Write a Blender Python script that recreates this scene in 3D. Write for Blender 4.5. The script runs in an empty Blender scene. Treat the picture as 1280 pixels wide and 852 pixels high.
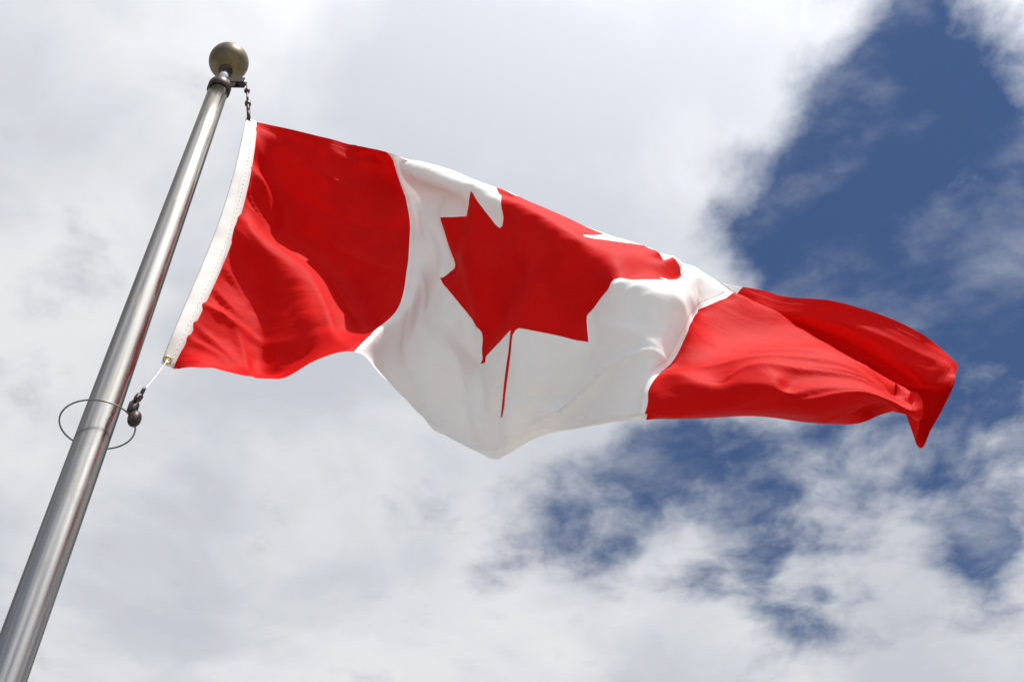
import bpy, bmesh, math, random
from mathutils import Vector, Matrix
from mathutils.geometry import delaunay_2d_cdt

scene = bpy.context.scene
C = scene.collection
R = math.radians

# ------------------------------------------------------------------ camera
cd = bpy.data.cameras.new("camera")
cam = bpy.data.objects.new("camera", cd)
C.objects.link(cam)
cam.location = (0, 0, 1.6)
cam.rotation_euler = (R(90 + 50.35), 0, 0)
cd.sensor_width = 36
cd.lens = 45
cd.clip_start = 0.05
cd.clip_end = 20000
scene.camera = cam

# ------------------------------------------------------------------ sky, sun, exposure
SUN_EL, SUN_AZ = R(64), R(142)          # azimuth clockwise from +Y (the view heading)
SUN_DIR = Vector((math.cos(SUN_EL) * math.sin(SUN_AZ), math.cos(SUN_EL) * math.cos(SUN_AZ), math.sin(SUN_EL)))
world = bpy.data.worlds.new("World")
scene.world = world
world.use_nodes = True
wn, wl = world.node_tree.nodes, world.node_tree.links
wn.clear()


class NT:
    """small helper for wiring node trees"""
    def __init__(s, tree):
        s.n, s.l = tree.nodes, tree.links

    def put(s, sock, v):
        if isinstance(v, bpy.types.NodeSocket):
            s.l.new(v, sock)
        elif v is not None:
            sock.default_value = v

    def math(s, op, a, b=None, c=None, clamp=False):
        m = s.n.new("ShaderNodeMath")
        m.operation = op
        m.use_clamp = clamp
        for k, v in enumerate((a, b, c)):
            s.put(m.inputs[k], v)
        return m.outputs[0]

    def noise(s, vec, scale, detail, rough, dist=0.0, lac=2.0):
        t = s.n.new("ShaderNodeTexNoise")
        t.noise_dimensions = '3D'
        s.put(t.inputs['Vector'], vec)
        t.inputs['Scale'].default_value = scale
        t.inputs['Detail'].default_value = detail
        t.inputs['Roughness'].default_value = rough
        t.inputs['Lacunarity'].default_value = lac
        t.inputs['Distortion'].default_value = dist
        return t.outputs['Fac']

    def ramp(s, v, a, b, lo=0.0, hi=1.0, smooth=True):
        m = s.n.new("ShaderNodeMapRange")
        m.interpolation_type = 'SMOOTHSTEP' if smooth else 'LINEAR'
        s.put(m.inputs['Value'], v)
        m.inputs['From Min'].default_value = a
        m.inputs['From Max'].default_value = b
        m.inputs['To Min'].default_value = lo
        m.inputs['To Max'].default_value = hi
        return m.outputs[0]

    def mix(s, f, a, b):
        m = s.n.new("ShaderNodeMix")
        m.data_type = 'RGBA'
        s.put(m.inputs[0], f)
        s.put(m.inputs[6], a)
        s.put(m.inputs[7], b)
        return m.outputs[2]

    def combine(s, x, y, z):
        m = s.n.new("ShaderNodeCombineXYZ")
        for k, v in enumerate((x, y, z)):
            s.put(m.inputs[k], v)
        return m.outputs[0]


w = NT(world.node_tree)
sky = wn.new("ShaderNodeTexSky")
sky.sky_type = 'NISHITA'
sky.sun_disc = False
sky.sun_elevation = SUN_EL
sky.sun_rotation = SUN_AZ
sky.altitude = 300
sky.air_density = 1.0
sky.dust_density = 0.0
sky.ozone_density = 4.5
bg_sky = wn.new("ShaderNodeBackground")
hsv = wn.new("ShaderNodeHueSaturation")
hsv.inputs['Hue'].default_value = 0.505
hsv.inputs['Saturation'].default_value = 1.08
wl.new(sky.outputs[0], hsv.inputs['Color'])
wl.new(hsv.outputs[0], bg_sky.inputs[0])
bg_sky.inputs[1].default_value = 0.082
# the cloud layer: a flat deck overhead, gaps in it where the blue shows
tc = wn.new("ShaderNodeTexCoord")
sep = wn.new("ShaderNodeSeparateXYZ")
wl.new(tc.outputs['Generated'], sep.inputs[0])
dz = w.math('MAXIMUM', sep.outputs[2], 0.05)
cx = w.math('DIVIDE', sep.outputs[0], dz)
cy = w.math('DIVIDE', sep.outputs[1], dz)
deck = w.combine(cx, cy, 0.37)
warp = wn.new("ShaderNodeTexNoise")
wl.new(deck, warp.inputs['Vector'])
warp.inputs['Scale'].default_value = 4.0
warp.inputs['Detail'].default_value = 5.0
wv = wn.new("ShaderNodeVectorMath")
wv.operation = 'MULTIPLY_ADD'
wl.new(warp.outputs['Color'], wv.inputs[0])
wv.inputs[1].default_value = (0.07, 0.07, 0.0)
wv.inputs[2].default_value = (-0.035, -0.035, 0.0)
dw = wn.new("ShaderNodeVectorMath")
dw.operation = 'ADD'
wl.new(deck, dw.inputs[0])
wl.new(wv.outputs[0], dw.inputs[1])
sp2 = wn.new("ShaderNodeSeparateXYZ")
wl.new(dw.outputs[0], sp2.inputs[0])
# gaps in the cloud deck: x, y, half sizes, depth (deck coordinates, height 1)
GAPS = [
    (0.415, 0.650, 0.126, 0.151, 1.25),
    (0.315, 0.677, 0.098, 0.118, 0.80),
    (0.244, 0.704, 0.053, 0.066, 0.65),
    (0.262, 0.615, 0.080, 0.094, 0.50),
    (0.194, 0.704, 0.038, 0.047, 0.50),
    (0.334, 0.574, 0.064, 0.073, 0.40),
    (0.549, 1.030, 0.080, 0.116, 0.50),
    (-0.074, 1.109, 0.055, 0.083, 0.30),
    (0.487, 0.732, 0.101, 0.126, 1.10),
    (0.329, 0.512, 0.062, 0.068, 0.65),
    (0.439, 0.542, 0.056, 0.063, 0.60),
    (0.498, 0.876, 0.108, 0.145, 0.75),
    (0.422, 0.791, 0.080, 0.103, 0.70),
    (0.320, 0.752, 0.070, 0.089, 0.75),
    (0.112, 1.046, 0.090, 0.131, 1.15),
    (0.201, 0.987, 0.061, 0.087, 1.00),
    (0.055, 1.082, 0.064, 0.094, 0.40),
    (0.262, 0.981, 0.070, 0.098, 0.40),
    (-0.096, 1.194, 0.053, 0.082, 0.55),
    (0.578, 1.209, 0.067, 0.105, 0.95),
    (0.511, 1.082, 0.073, 0.108, 0.60),
    (0.303, 1.165, 0.132, 0.203, 0.60),
    (0.353, 1.255, 0.079, 0.125, 0.40),
    (0.393, 1.030, 0.098, 0.142, 0.45),
    (0.000, 1.109, 0.037, 0.055, 0.50),
    (0.188, 1.151, 0.075, 0.115, 0.20),
    (0.324, 0.468, 0.040, 0.043, 0.60),
    (0.384, 0.542, 0.063, 0.071, 0.45),
    (0.287, 0.550, 0.042, 0.048, 0.40)]
gap = None
for gx, gy, rx, ry, amp in GAPS:
    ax = w.math('MULTIPLY', w.math('SUBTRACT', sp2.outputs[0], gx), 1 / rx)
    ay = w.math('MULTIPLY', w.math('SUBTRACT', sp2.outputs[1], gy), 1 / ry)
    d2 = w.math('MULTIPLY_ADD', ax, ax, w.math('MULTIPLY', ay, ay))
    g = w.math('MULTIPLY', w.math('EXPONENT', w.math('MULTIPLY', d2, -1.0)), amp)
    gap = g if gap is None else w.math('ADD', gap, g)
n_big = w.noise(dw.outputs[0], 2.3, 3.0, 0.5)
n_det = w.noise(dw.outputs[0], 8.0, 9.0, 0.56, 0.1)
n_mid = w.noise(dw.outputs[0], 4.2, 4.0, 0.5, 0.4)
cover = w.math('MULTIPLY_ADD', n_det, 2.3, -0.48)
cover = w.math('MULTIPLY_ADD', n_mid, 1.2, cover)
cover = w.math('SUBTRACT', cover, gap)
# the rims of the gaps are ragged
cover = w.math('MULTIPLY_ADD', w.math('SUBTRACT', n_det, 0.47), w.math('MULTIPLY', w.math("MINIMUM", gap, 0.7), 1.5), cover)
# away from this part of the deck the cover breaks up into scattered cloud
far = w.ramp(w.math('ADD', w.math('MULTIPLY', cx, cx), w.math('MULTIPLY', w.math('SUBTRACT', cy, 0.85), w.math('SUBTRACT', cy, 0.85))), 0.4, 1.6)
cover = w.math('ADD', cover, w.math('MULTIPLY', far, w.math('MULTIPLY_ADD', n_big, 3.2, -2.4)))


def bank(x, y, r, amp):
    a_ = w.math('MULTIPLY', w.math('SUBTRACT', cx, x), 1 / r)
    b_ = w.math('MULTIPLY', w.math('SUBTRACT', cy, y), 1 / r)
    return w.math('MULTIPLY', w.math('EXPONENT', w.math('MULTIPLY', w.math('MULTIPLY_ADD', a_, a_, w.math('MULTIPLY', b_, b_)), -1.0)), amp)


# unseen cloud bank behind the viewer, added for the bright streak on the pole
for bx, by, br in ((0.44, -0.36, 0.17), (0.69, -0.53, 0.18), (0.97, -0.73, 0.20)):
    cover = w.math('ADD', cover, bank(bx, by, br, 1.6))
alpha = w.ramp(cover, -0.25, 1.1)
# thin high veils that streak the blue
mpv = wn.new("ShaderNodeMapping")
wl.new(dw.outputs[0], mpv.inputs[0])
mpv.inputs['Rotation'].default_value = (0, 0, R(35))
mpv.inputs['Scale'].default_value = (1.0, 1.35, 1.0)
n_veil = w.noise(mpv.outputs[0], 5.0, 9.0, 0.58, 0.0)
veil = w.ramp(n_veil, 0.44, 0.82, 0.01, 0.5)
alpha = w.math('MAXIMUM', alpha, veil)
thick = w.ramp(w.math('ADD', w.math('MULTIPLY', n_big, 0.7), w.math('MULTIPLY_ADD', n_mid, 0.7, w.math('MULTIPLY', n_det, 0.35))), 0.68, 1.05)
ccol = w.mix(thick, (0.79, 0.795, 0.81, 1), (0.56, 0.585, 0.64, 1))
# clouds near the sun scatter more light forward
sdir = wn.new("ShaderNodeVectorMath")
sdir.operation = 'DOT_PRODUCT'
wl.new(tc.outputs['Generated'], sdir.inputs[0])
sdir.inputs[1].default_value = SUN_DIR
glow = w.math('MULTIPLY_ADD', w.math('POWER', w.math('MAXIMUM', sdir.outputs['Value'], 0.0), 5.0), 3.4, 1.0)
bg_c = wn.new("ShaderNodeBackground")
wl.new(ccol, bg_c.inputs[0])
wl.new(glow, bg_c.inputs[1])
mixw = wn.new("ShaderNodeMixShader")
wl.new(alpha, mixw.inputs[0])
wl.new(bg_sky.outputs[0], mixw.inputs[1])
wl.new(bg_c.outputs[0], mixw.inputs[2])
wo = wn.new("ShaderNodeOutputWorld")
wl.new(mixw.outputs[0], wo.inputs[0])

sd = bpy.data.lights.new("sun", 'SUN')
sd.energy = 5.0
sd.angle = R(0.53)
sd.color = (1.0, 0.95, 0.88)
so = bpy.data.objects.new("sun", sd)
C.objects.link(so)
so.rotation_euler = SUN_DIR.to_track_quat('Z', 'Y').to_euler()
so.location = SUN_DIR * 60

scene.view_settings.view_transform = 'Standard'
scene.view_settings.look = 'None'
scene.view_settings.exposure = 0.0
scene.view_settings.gamma = 1.0
scene.view_settings.use_curve_mapping = False


# ------------------------------------------------------------------ materials
def material(name):
    m = bpy.data.materials.new(name)
    m.use_nodes = True
    return m, NT(m.node_tree), m.node_tree.nodes['Principled BSDF']


def objco(t):
    return t.n.new("ShaderNodeTexCoord").outputs['Object']


def bump(t, h, strength, dist, bsdf):
    b = t.n.new("ShaderNodeBump")
    t.put(b.inputs['Height'], h)
    b.inputs['Strength'].default_value = strength
    b.inputs['Distance'].default_value = dist
    t.l.new(b.outputs[0], bsdf.inputs['Normal'])


def metal(name, c1, c2, rough, stretch=None, metallic=1.0, nscale=30):
    m, t, p = material(name)
    co = objco(t)
    if stretch:
        mp = t.n.new("ShaderNodeMapping")
        mp.inputs['Scale'].default_value = stretch
        t.l.new(co, mp.inputs[0])
        co = mp.outputs[0]
    n = t.noise(co, nscale, 5, 0.6)
    t.put(p.inputs['Base Color'], t.mix(t.ramp(n, 0.35, 0.7), c1, c2))
    p.inputs['Metallic'].default_value = metallic
    t.put(p.inputs['Roughness'], t.ramp(n, 0.3, 0.7, rough - 0.05, rough + 0.07))
    bump(t, n, 0.04, 0.001, p)
    return m


M_POLE = metal("brushed_aluminium", (0.46, 0.435, 0.39, 1), (0.35, 0.33, 0.30, 1), 0.21, (1, 1, 0.04), 1.0, 40)
_p = M_POLE.node_tree.nodes['Principled BSDF']
_t = NT(M_POLE.node_tree)
_mp = _t.n.new("ShaderNodeMapping")
_mp.inputs['Scale'].default_value = (1, 1, 0.16)
_t.l.new(objco(_t), _mp.inputs[0])
_st = _t.ramp(_t.noise(_mp.outputs[0], 26, 7, 0.7, 0.4), 0.50, 0.72)
_old = _p.inputs['Base Color'].links[0].from_socket
_t.put(_p.inputs['Base Color'], _t.mix(_t.math('MULTIPLY', _st, 0.45), _old, (0.20, 0.185, 0.16, 1)))
_t.put(_p.inputs['Roughness'], _t.math('MULTIPLY_ADD', _st, 0.14, 0.20))
_tg = M_POLE.node_tree.nodes.new("ShaderNodeTangent")
_tg.direction_type = 'RADIAL'
_tg.axis = 'Z'
M_POLE.node_tree.links.new(_tg.outputs[0], _p.inputs['Tangent'])
_p.inputs['Specular Tint'].default_value = (0.35, 0.34, 0.33, 1)
_p.inputs['Anisotropic'].default_value = 0.7
M_GOLD = metal("weathered_gold", (0.19, 0.15, 0.075, 1), (0.085, 0.068, 0.038, 1), 0.40, None, 0.6, 9)
M_DARK = metal("dark_bronze", (0.075, 0.055, 0.05, 1), (0.03, 0.025, 0.025, 1), 0.45, None, 0.8, 60)
M_BRIGHT = metal("bright_steel", (0.72, 0.71, 0.69, 1), (0.6, 0.59, 0.57, 1), 0.25, None, 1.0, 40)
M_STEEL = metal("grey_steel_cable", (0.16, 0.155, 0.145, 1), (0.09, 0.085, 0.08, 1), 0.45, None, 0.8, 60)
M_BRASS = metal("brass", (0.55, 0.38, 0.13, 1), (0.4, 0.28, 0.1, 1), 0.3, None, 1.0, 60)


def cloth(name, col, col2, trans_col, trans=0.15, crumple=0.45):
    m, t, p = material(name)
    uv = t.n.new("ShaderNodeUVMap").outputs[0]
    # fine weave and slight unevenness of the dye
    mp = t.n.new("ShaderNodeMapping")
    mp.inputs['Scale'].default_value = (1, 1, 1)
    t.l.new(uv, mp.inputs[0])
    n = t.noise(mp.outputs[0], 9, 6, 0.6)
    c = t.mix(t.ramp(n, 0.35, 0.7), col, col2)
    t.put(p.inputs['Base Color'], c)
    p.inputs['Roughness'].default_value = 0.62
    p.inputs['Specular IOR Level'].default_value = 0.05
    p.inputs['Sheen Weight'].default_value = 0.0
    p.inputs['Sheen Roughness'].default_value = 0.4
    # small wrinkles in the nylon
    mp2 = t.n.new("ShaderNodeMapping")
    mp2.inputs['Rotation'].default_value = (0, 0, R(-32))
    mp2.inputs['Scale'].default_value = (2.5, 6, 1)
    t.l.new(uv, mp2.inputs[0])
    n2 = t.noise(mp2.outputs[0], 3.0, 4, 0.55, 0.6)
    b = t.n.new("ShaderNodeBump")
    t.put(b.inputs['Height'], t.math('MULTIPLY_ADD', n, 0.25, n2))
    b.inputs['Strength'].default_value = 0.35
    b.inputs['Distance'].default_value = 0.010
    b.inputs['Strength'].default_value = crumple
    t.l.new(b.outputs[0], p.inputs['Normal'])
    tr = t.n.new("ShaderNodeBsdfTranslucent")
    tr.inputs[0].default_value = trans_col
    t.l.new(b.outputs[0], tr.inputs['Normal'])
    mx = t.n.new("ShaderNodeMixShader")
    # doubled layers at the hems and the seams let less light through
    su = t.n.new("ShaderNodeSeparateXYZ")
    t.l.new(uv, su.inputs[0])
    ux, vy = su.outputs[0], su.outputs[1]
    edge = t.math('MINIMUM', t.math('MINIMUM', vy, t.math('SUBTRACT', 1.0, vy)), t.math('SUBTRACT', 2.0, ux))
    hem = t.ramp(edge, 0.0165, 0.0185, 1.0, 0.0)
    seam = t.ramp(t.math('MINIMUM', t.math('ABSOLUTE', t.math('SUBTRACT', ux, 0.507)), t.math('ABSOLUTE', t.math('SUBTRACT', ux, 1.493))), 0.006, 0.0075, 1.0, 0.0)
    dbl = t.math('MAXIMUM', hem, seam)
    b2 = t.n.new("ShaderNodeBump")
    t.put(b2.inputs['Height'], dbl)
    b2.inputs['Strength'].default_value = 0.6
    b2.inputs['Distance'].default_value = 0.002
    t.l.new(b.outputs[0], b2.inputs['Normal'])
    t.l.new(b2.outputs[0], p.inputs['Normal'])
    t.put(mx.inputs[0], t.math('MULTIPLY', t.math('MULTIPLY_ADD', dbl, -0.65, 1.0), trans))
    t.l.new(p.outputs[0], mx.inputs[1])
    t.l.new(tr.outputs[0], mx.inputs[2])
    out = [k for k in t.n if k.type == 'OUTPUT_MATERIAL'][0]
    t.l.new(mx.outputs[0], out.inputs[0])
    return m


M_RED = cloth("red_nylon", (0.58, 0.0055, 0.0045, 1), (0.51, 0.0035, 0.0035, 1), (0.62, 0.003, 0.003, 1))
M_WHITE = cloth("white_nylon", (0.85, 0.845, 0.83, 1), (0.81, 0.805, 0.79, 1), (0.62, 0.60, 0.57, 1), 0.24)
M_CANVAS = cloth("white_canvas", (0.84, 0.83, 0.80, 1), (0.78, 0.77, 0.74, 1), (0.6, 0.58, 0.52, 1), 0.06, 0.08)

M_PAVE, t, p = material("plaza_paving")
co = objco(t)
bk = t.n.new("ShaderNodeTexBrick")
t.l.new(co, bk.inputs['Vector'])
bk.inputs['Scale'].default_value = 1.0
bk.inputs['Brick Width'].default_value = 0.6
bk.inputs['Row Height'].default_value = 0.6
bk.inputs['Mortar Size'].default_value = 0.006
bk.inputs['Color1'].default_value = (0.30, 0.29, 0.27, 1)
bk.inputs['Color2'].default_value = (0.26, 0.25, 0.235, 1)
bk.inputs['Mortar'].default_value = (0.16, 0.155, 0.14, 1)
n1 = t.noise(co, 3, 8, 0.65)
t.put(p.inputs['Base Color'], t.mix(t.ramp(n1, 0.3, 0.8, 0.0, 0.35), bk.outputs['Color'], (0.23, 0.22, 0.205, 1)))
p.inputs['Roughness'].default_value = 0.85
bump(t, n1, 0.2, 0.004, p)
M_CONC, t, p = material("concrete")
co = objco(t)
n1 = t.noise(co, 6, 8, 0.65)
t.put(p.inputs['Base Color'], t.mix(t.ramp(n1, 0.3, 0.75), (0.24, 0.235, 0.22, 1), (0.36, 0.35, 0.33, 1)))
p.inputs['Roughness'].default_value = 0.85
bump(t, n1, 0.3, 0.004, p)
M_CORD, t, p = material("white_cord")
n1 = t.noise(objco(t), 220, 3, 0.5)
t.put(p.inputs['Base Color'], t.mix(n1, (0.62, 0.6, 0.56, 1), (0.75, 0.73, 0.69, 1)))
p.inputs['Roughness'].default_value = 0.8


# ------------------------------------------------------------------ mesh helpers
def link(name, bm, mats, parent=None, smooth=True):
    me = bpy.data.meshes.new(name)
    bm.normal_update()
    bm.to_mesh(me)
    bm.free()
    for mt in (mats if isinstance(mats, (list, tuple)) else [mats]):
        me.materials.append(mt)
    if smooth:
        me.shade_smooth()
    o = bpy.data.objects.new(name, me)
    C.objects.link(o)
    if parent:
        o.parent = parent
    return o


def lathe(bm, prof, seg=48, centre=(0, 0, 0), rot=None):
    rings = []
    for r, z in prof:
        ring = []
        for k in range(seg):
            a = 2 * math.pi * k / seg
            v = Vector((r * math.cos(a), r * math.sin(a), z))
            if rot:
                v = rot @ v
            ring.append(bm.verts.new(v + Vector(centre)))
        rings.append(ring)
    for a, b in zip(rings, rings[1:]):
        for k in range(seg):
            bm.faces.new((a[k], a[(k + 1) % seg], b[(k + 1) % seg], b[k]))
    bm.faces.new(rings[0][::-1])
    bm.faces.new(rings[-1])


def tube(bm, pts, r, seg=10, closed=False):
    pts = [Vector(q) for q in pts]
    n = len(pts)
    rings = []
    up = Vector((0.31, 0.2, 0.93))
    for i in range(n):
        if closed:
            tg = pts[(i + 1) % n] - pts[i - 1]
        else:
            tg = pts[min(i + 1, n - 1)] - pts[max(i - 1, 0)]
        tg.normalize()
        if i == 0:
            a = tg.cross(up).normalized()
        else:
            a = (a - tg * a.dot(tg)).normalized()
        b = tg.cross(a)
        rr = r[i] if isinstance(r, (list, tuple)) else r
        rings.append([bm.verts.new(pts[i] + (a * math.cos(2 * math.pi * k / seg) + b * math.sin(2 * math.pi * k / seg)) * rr) for k in range(seg)])
    for i in range(n if closed else n - 1):
        A, B = rings[i], rings[(i + 1) % n]
        for k in range(seg):
            bm.faces.new((A[k], A[(k + 1) % seg], B[(k + 1) % seg], B[k]))
    if not closed:
        bm.faces.new(rings[0][::-1])
        bm.faces.new(rings[-1])


def ball(bm, c, r, seg=20, rings=12, squash=1.0):
    mtx = Matrix.Translation(Vector(c)) @ Matrix.Diagonal((1, 1, squash, 1))
    bmesh.ops.create_uvsphere(bm, u_segments=seg, v_segments=rings, radius=r, matrix=mtx)


def box(bm, c, s, rot=None, bev=0.0):
    mtx = Matrix.Translation(Vector(c)) @ (rot.to_4x4() if rot else Matrix.Identity(4)) @ Matrix.Diagonal((*s, 1))
    r = bmesh.ops.create_cube(bm, size=1.0, matrix=mtx)
    if bev:
        es = list({e for v in r['verts'] for e in v.link_edges})
        bmesh.ops.bevel(bm, geom=es, offset=bev, segments=2, affect='EDGES')


def empty(name, loc):
    o = bpy.data.objects.new(name, None)
    o.empty_display_size = 0.2
    C.objects.link(o)
    o.location = loc
    return o


def tag(o, label=None, cat=None, group=None, kind=None):
    for k, v in (("label", label), ("category", cat), ("group", group), ("kind", kind)):
        if v:
            o[k] = v


# ------------------------------------------------------------------ setting: unseen paving, chosen to bounce light upwards, and the pole's concrete pad
bm = bmesh.new()
bmesh.ops.create_circle(bm, cap_ends=True, segments=96, radius=6000)
tag(link("ground", bm, M_PAVE, None, False), kind="structure")

PH, PAZ = 2.56, R(-25.19)
PX, PY = PH * math.sin(PAZ), PH * math.cos(PAZ)
bm = bmesh.new()
lathe(bm, [(0.55, 0.0), (0.55, 0.10), (0.535, 0.115), (0.0001, 0.12)], 64)
pad = link("concrete_pad", bm, M_CONC, None, False)
pad.location = (PX, PY, 0)
tag(pad, kind="structure")

# ------------------------------------------------------------------ flagpole
TOP = 5.895
pole_t = empty("flagpole", (PX, PY, 0.12))
tag(pole_t, "tall silver metal flagpole with a tarnished gold ball on top", "flagpole")


def rad(z):
    return 0.0445 if z < 4.1 else 0.0445 - (z - 4.1) / (TOP - 4.1) * 0.0085


bm = bmesh.new()
zs = [0, 1, 2, 3, 3.6, 4.1, 4.5, 5, 5.5, TOP - 0.004, TOP]
lathe(bm, [(rad(z) - (0.003 if z == TOP else 0), z - 0.12 if z else 0.0) for z in zs], 64)
link("pole", bm, M_POLE, pole_t)
bm = bmesh.new()
lathe(bm, [(0.14, 0.0), (0.14, 0.012), (0.075, 0.03), (0.052, 0.07), (0.046, 0.075)], 48)
link("base_flange", bm, M_POLE, pole_t)
# truck: cap collar, spindle, pulley arm
# direction across the pole towards the fly of the flag and the viewer
SIDE = Vector((math.cos(PAZ), -math.sin(PAZ), 0))
TOW = Vector((-math.sin(PAZ), -math.cos(PAZ), 0))
Z0 = TOP - 0.12
bm = bmesh.new()
lathe(bm, [(0.0385, Z0 - 0.05), (0.0425, Z0 - 0.047), (0.0425, Z0 - 0.012), (0.037, Z0 + 0.004), (0.02, Z0 + 0.012), (0.019, Z0 + 0.03)], 48)
truck = link("truck", bm, M_DARK, pole_t)
bm = bmesh.new()
lathe(bm, [(0.0165, Z0 + 0.028), (0.0165, Z0 + 0.12)], 32)
link("spindle", bm, M_BRIGHT, pole_t)
arm = SIDE * 0.8 + TOW * 0.35
arm.normalize()
az = math.atan2(arm.y, arm.x)
rotz = Matrix.Rotation(az, 3, 'Z')
bm = bmesh.new()
for s in (-1, 1):
    off = rotz @ Vector((0.05, 0.011 * s, 0))
    box(bm, off + Vector((0, 0, Z0 + 0.02)), (0.075, 0.005, 0.035), rotz, 0.0015)
link("pulley_bracket", bm, M_DARK, truck, False)
bm = bmesh.new()
rr = rotz @ Matrix.Rotation(R(90), 3, 'X')
lathe(bm, [(0.02, -0.008), (0.021, -0.006), (0.016, 0), (0.021, 0.006), (0.02, 0.008)], 28, rotz @ Vector((0.072, 0, 0)) + Vector((0, 0, Z0 + 0.018)), rr)
link("pulley_wheel", bm, M_DARK, truck)
# ball finial
bm = bmesh.new()
bc = 6.076 - 0.12
prof = [(0.0001, bc - 0.076)]
for k in range(1, 40):
    a = math.pi * k / 40
    prof.append((0.0755 * math.sin(a), bc - 0.0755 * math.cos(a)))
prof.append((0.0001, bc + 0.0755))
lathe(bm, prof, 64)
fin = link("ball_finial", bm, M_GOLD, pole_t)
bm = bmesh.new()
lathe(bm, [(0.024, bc - 0.082), (0.027, bc - 0.078), (0.027, bc - 0.070), (0.022, bc - 0.064)], 32)
link("finial_collar", bm, M_DARK, fin)

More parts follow.
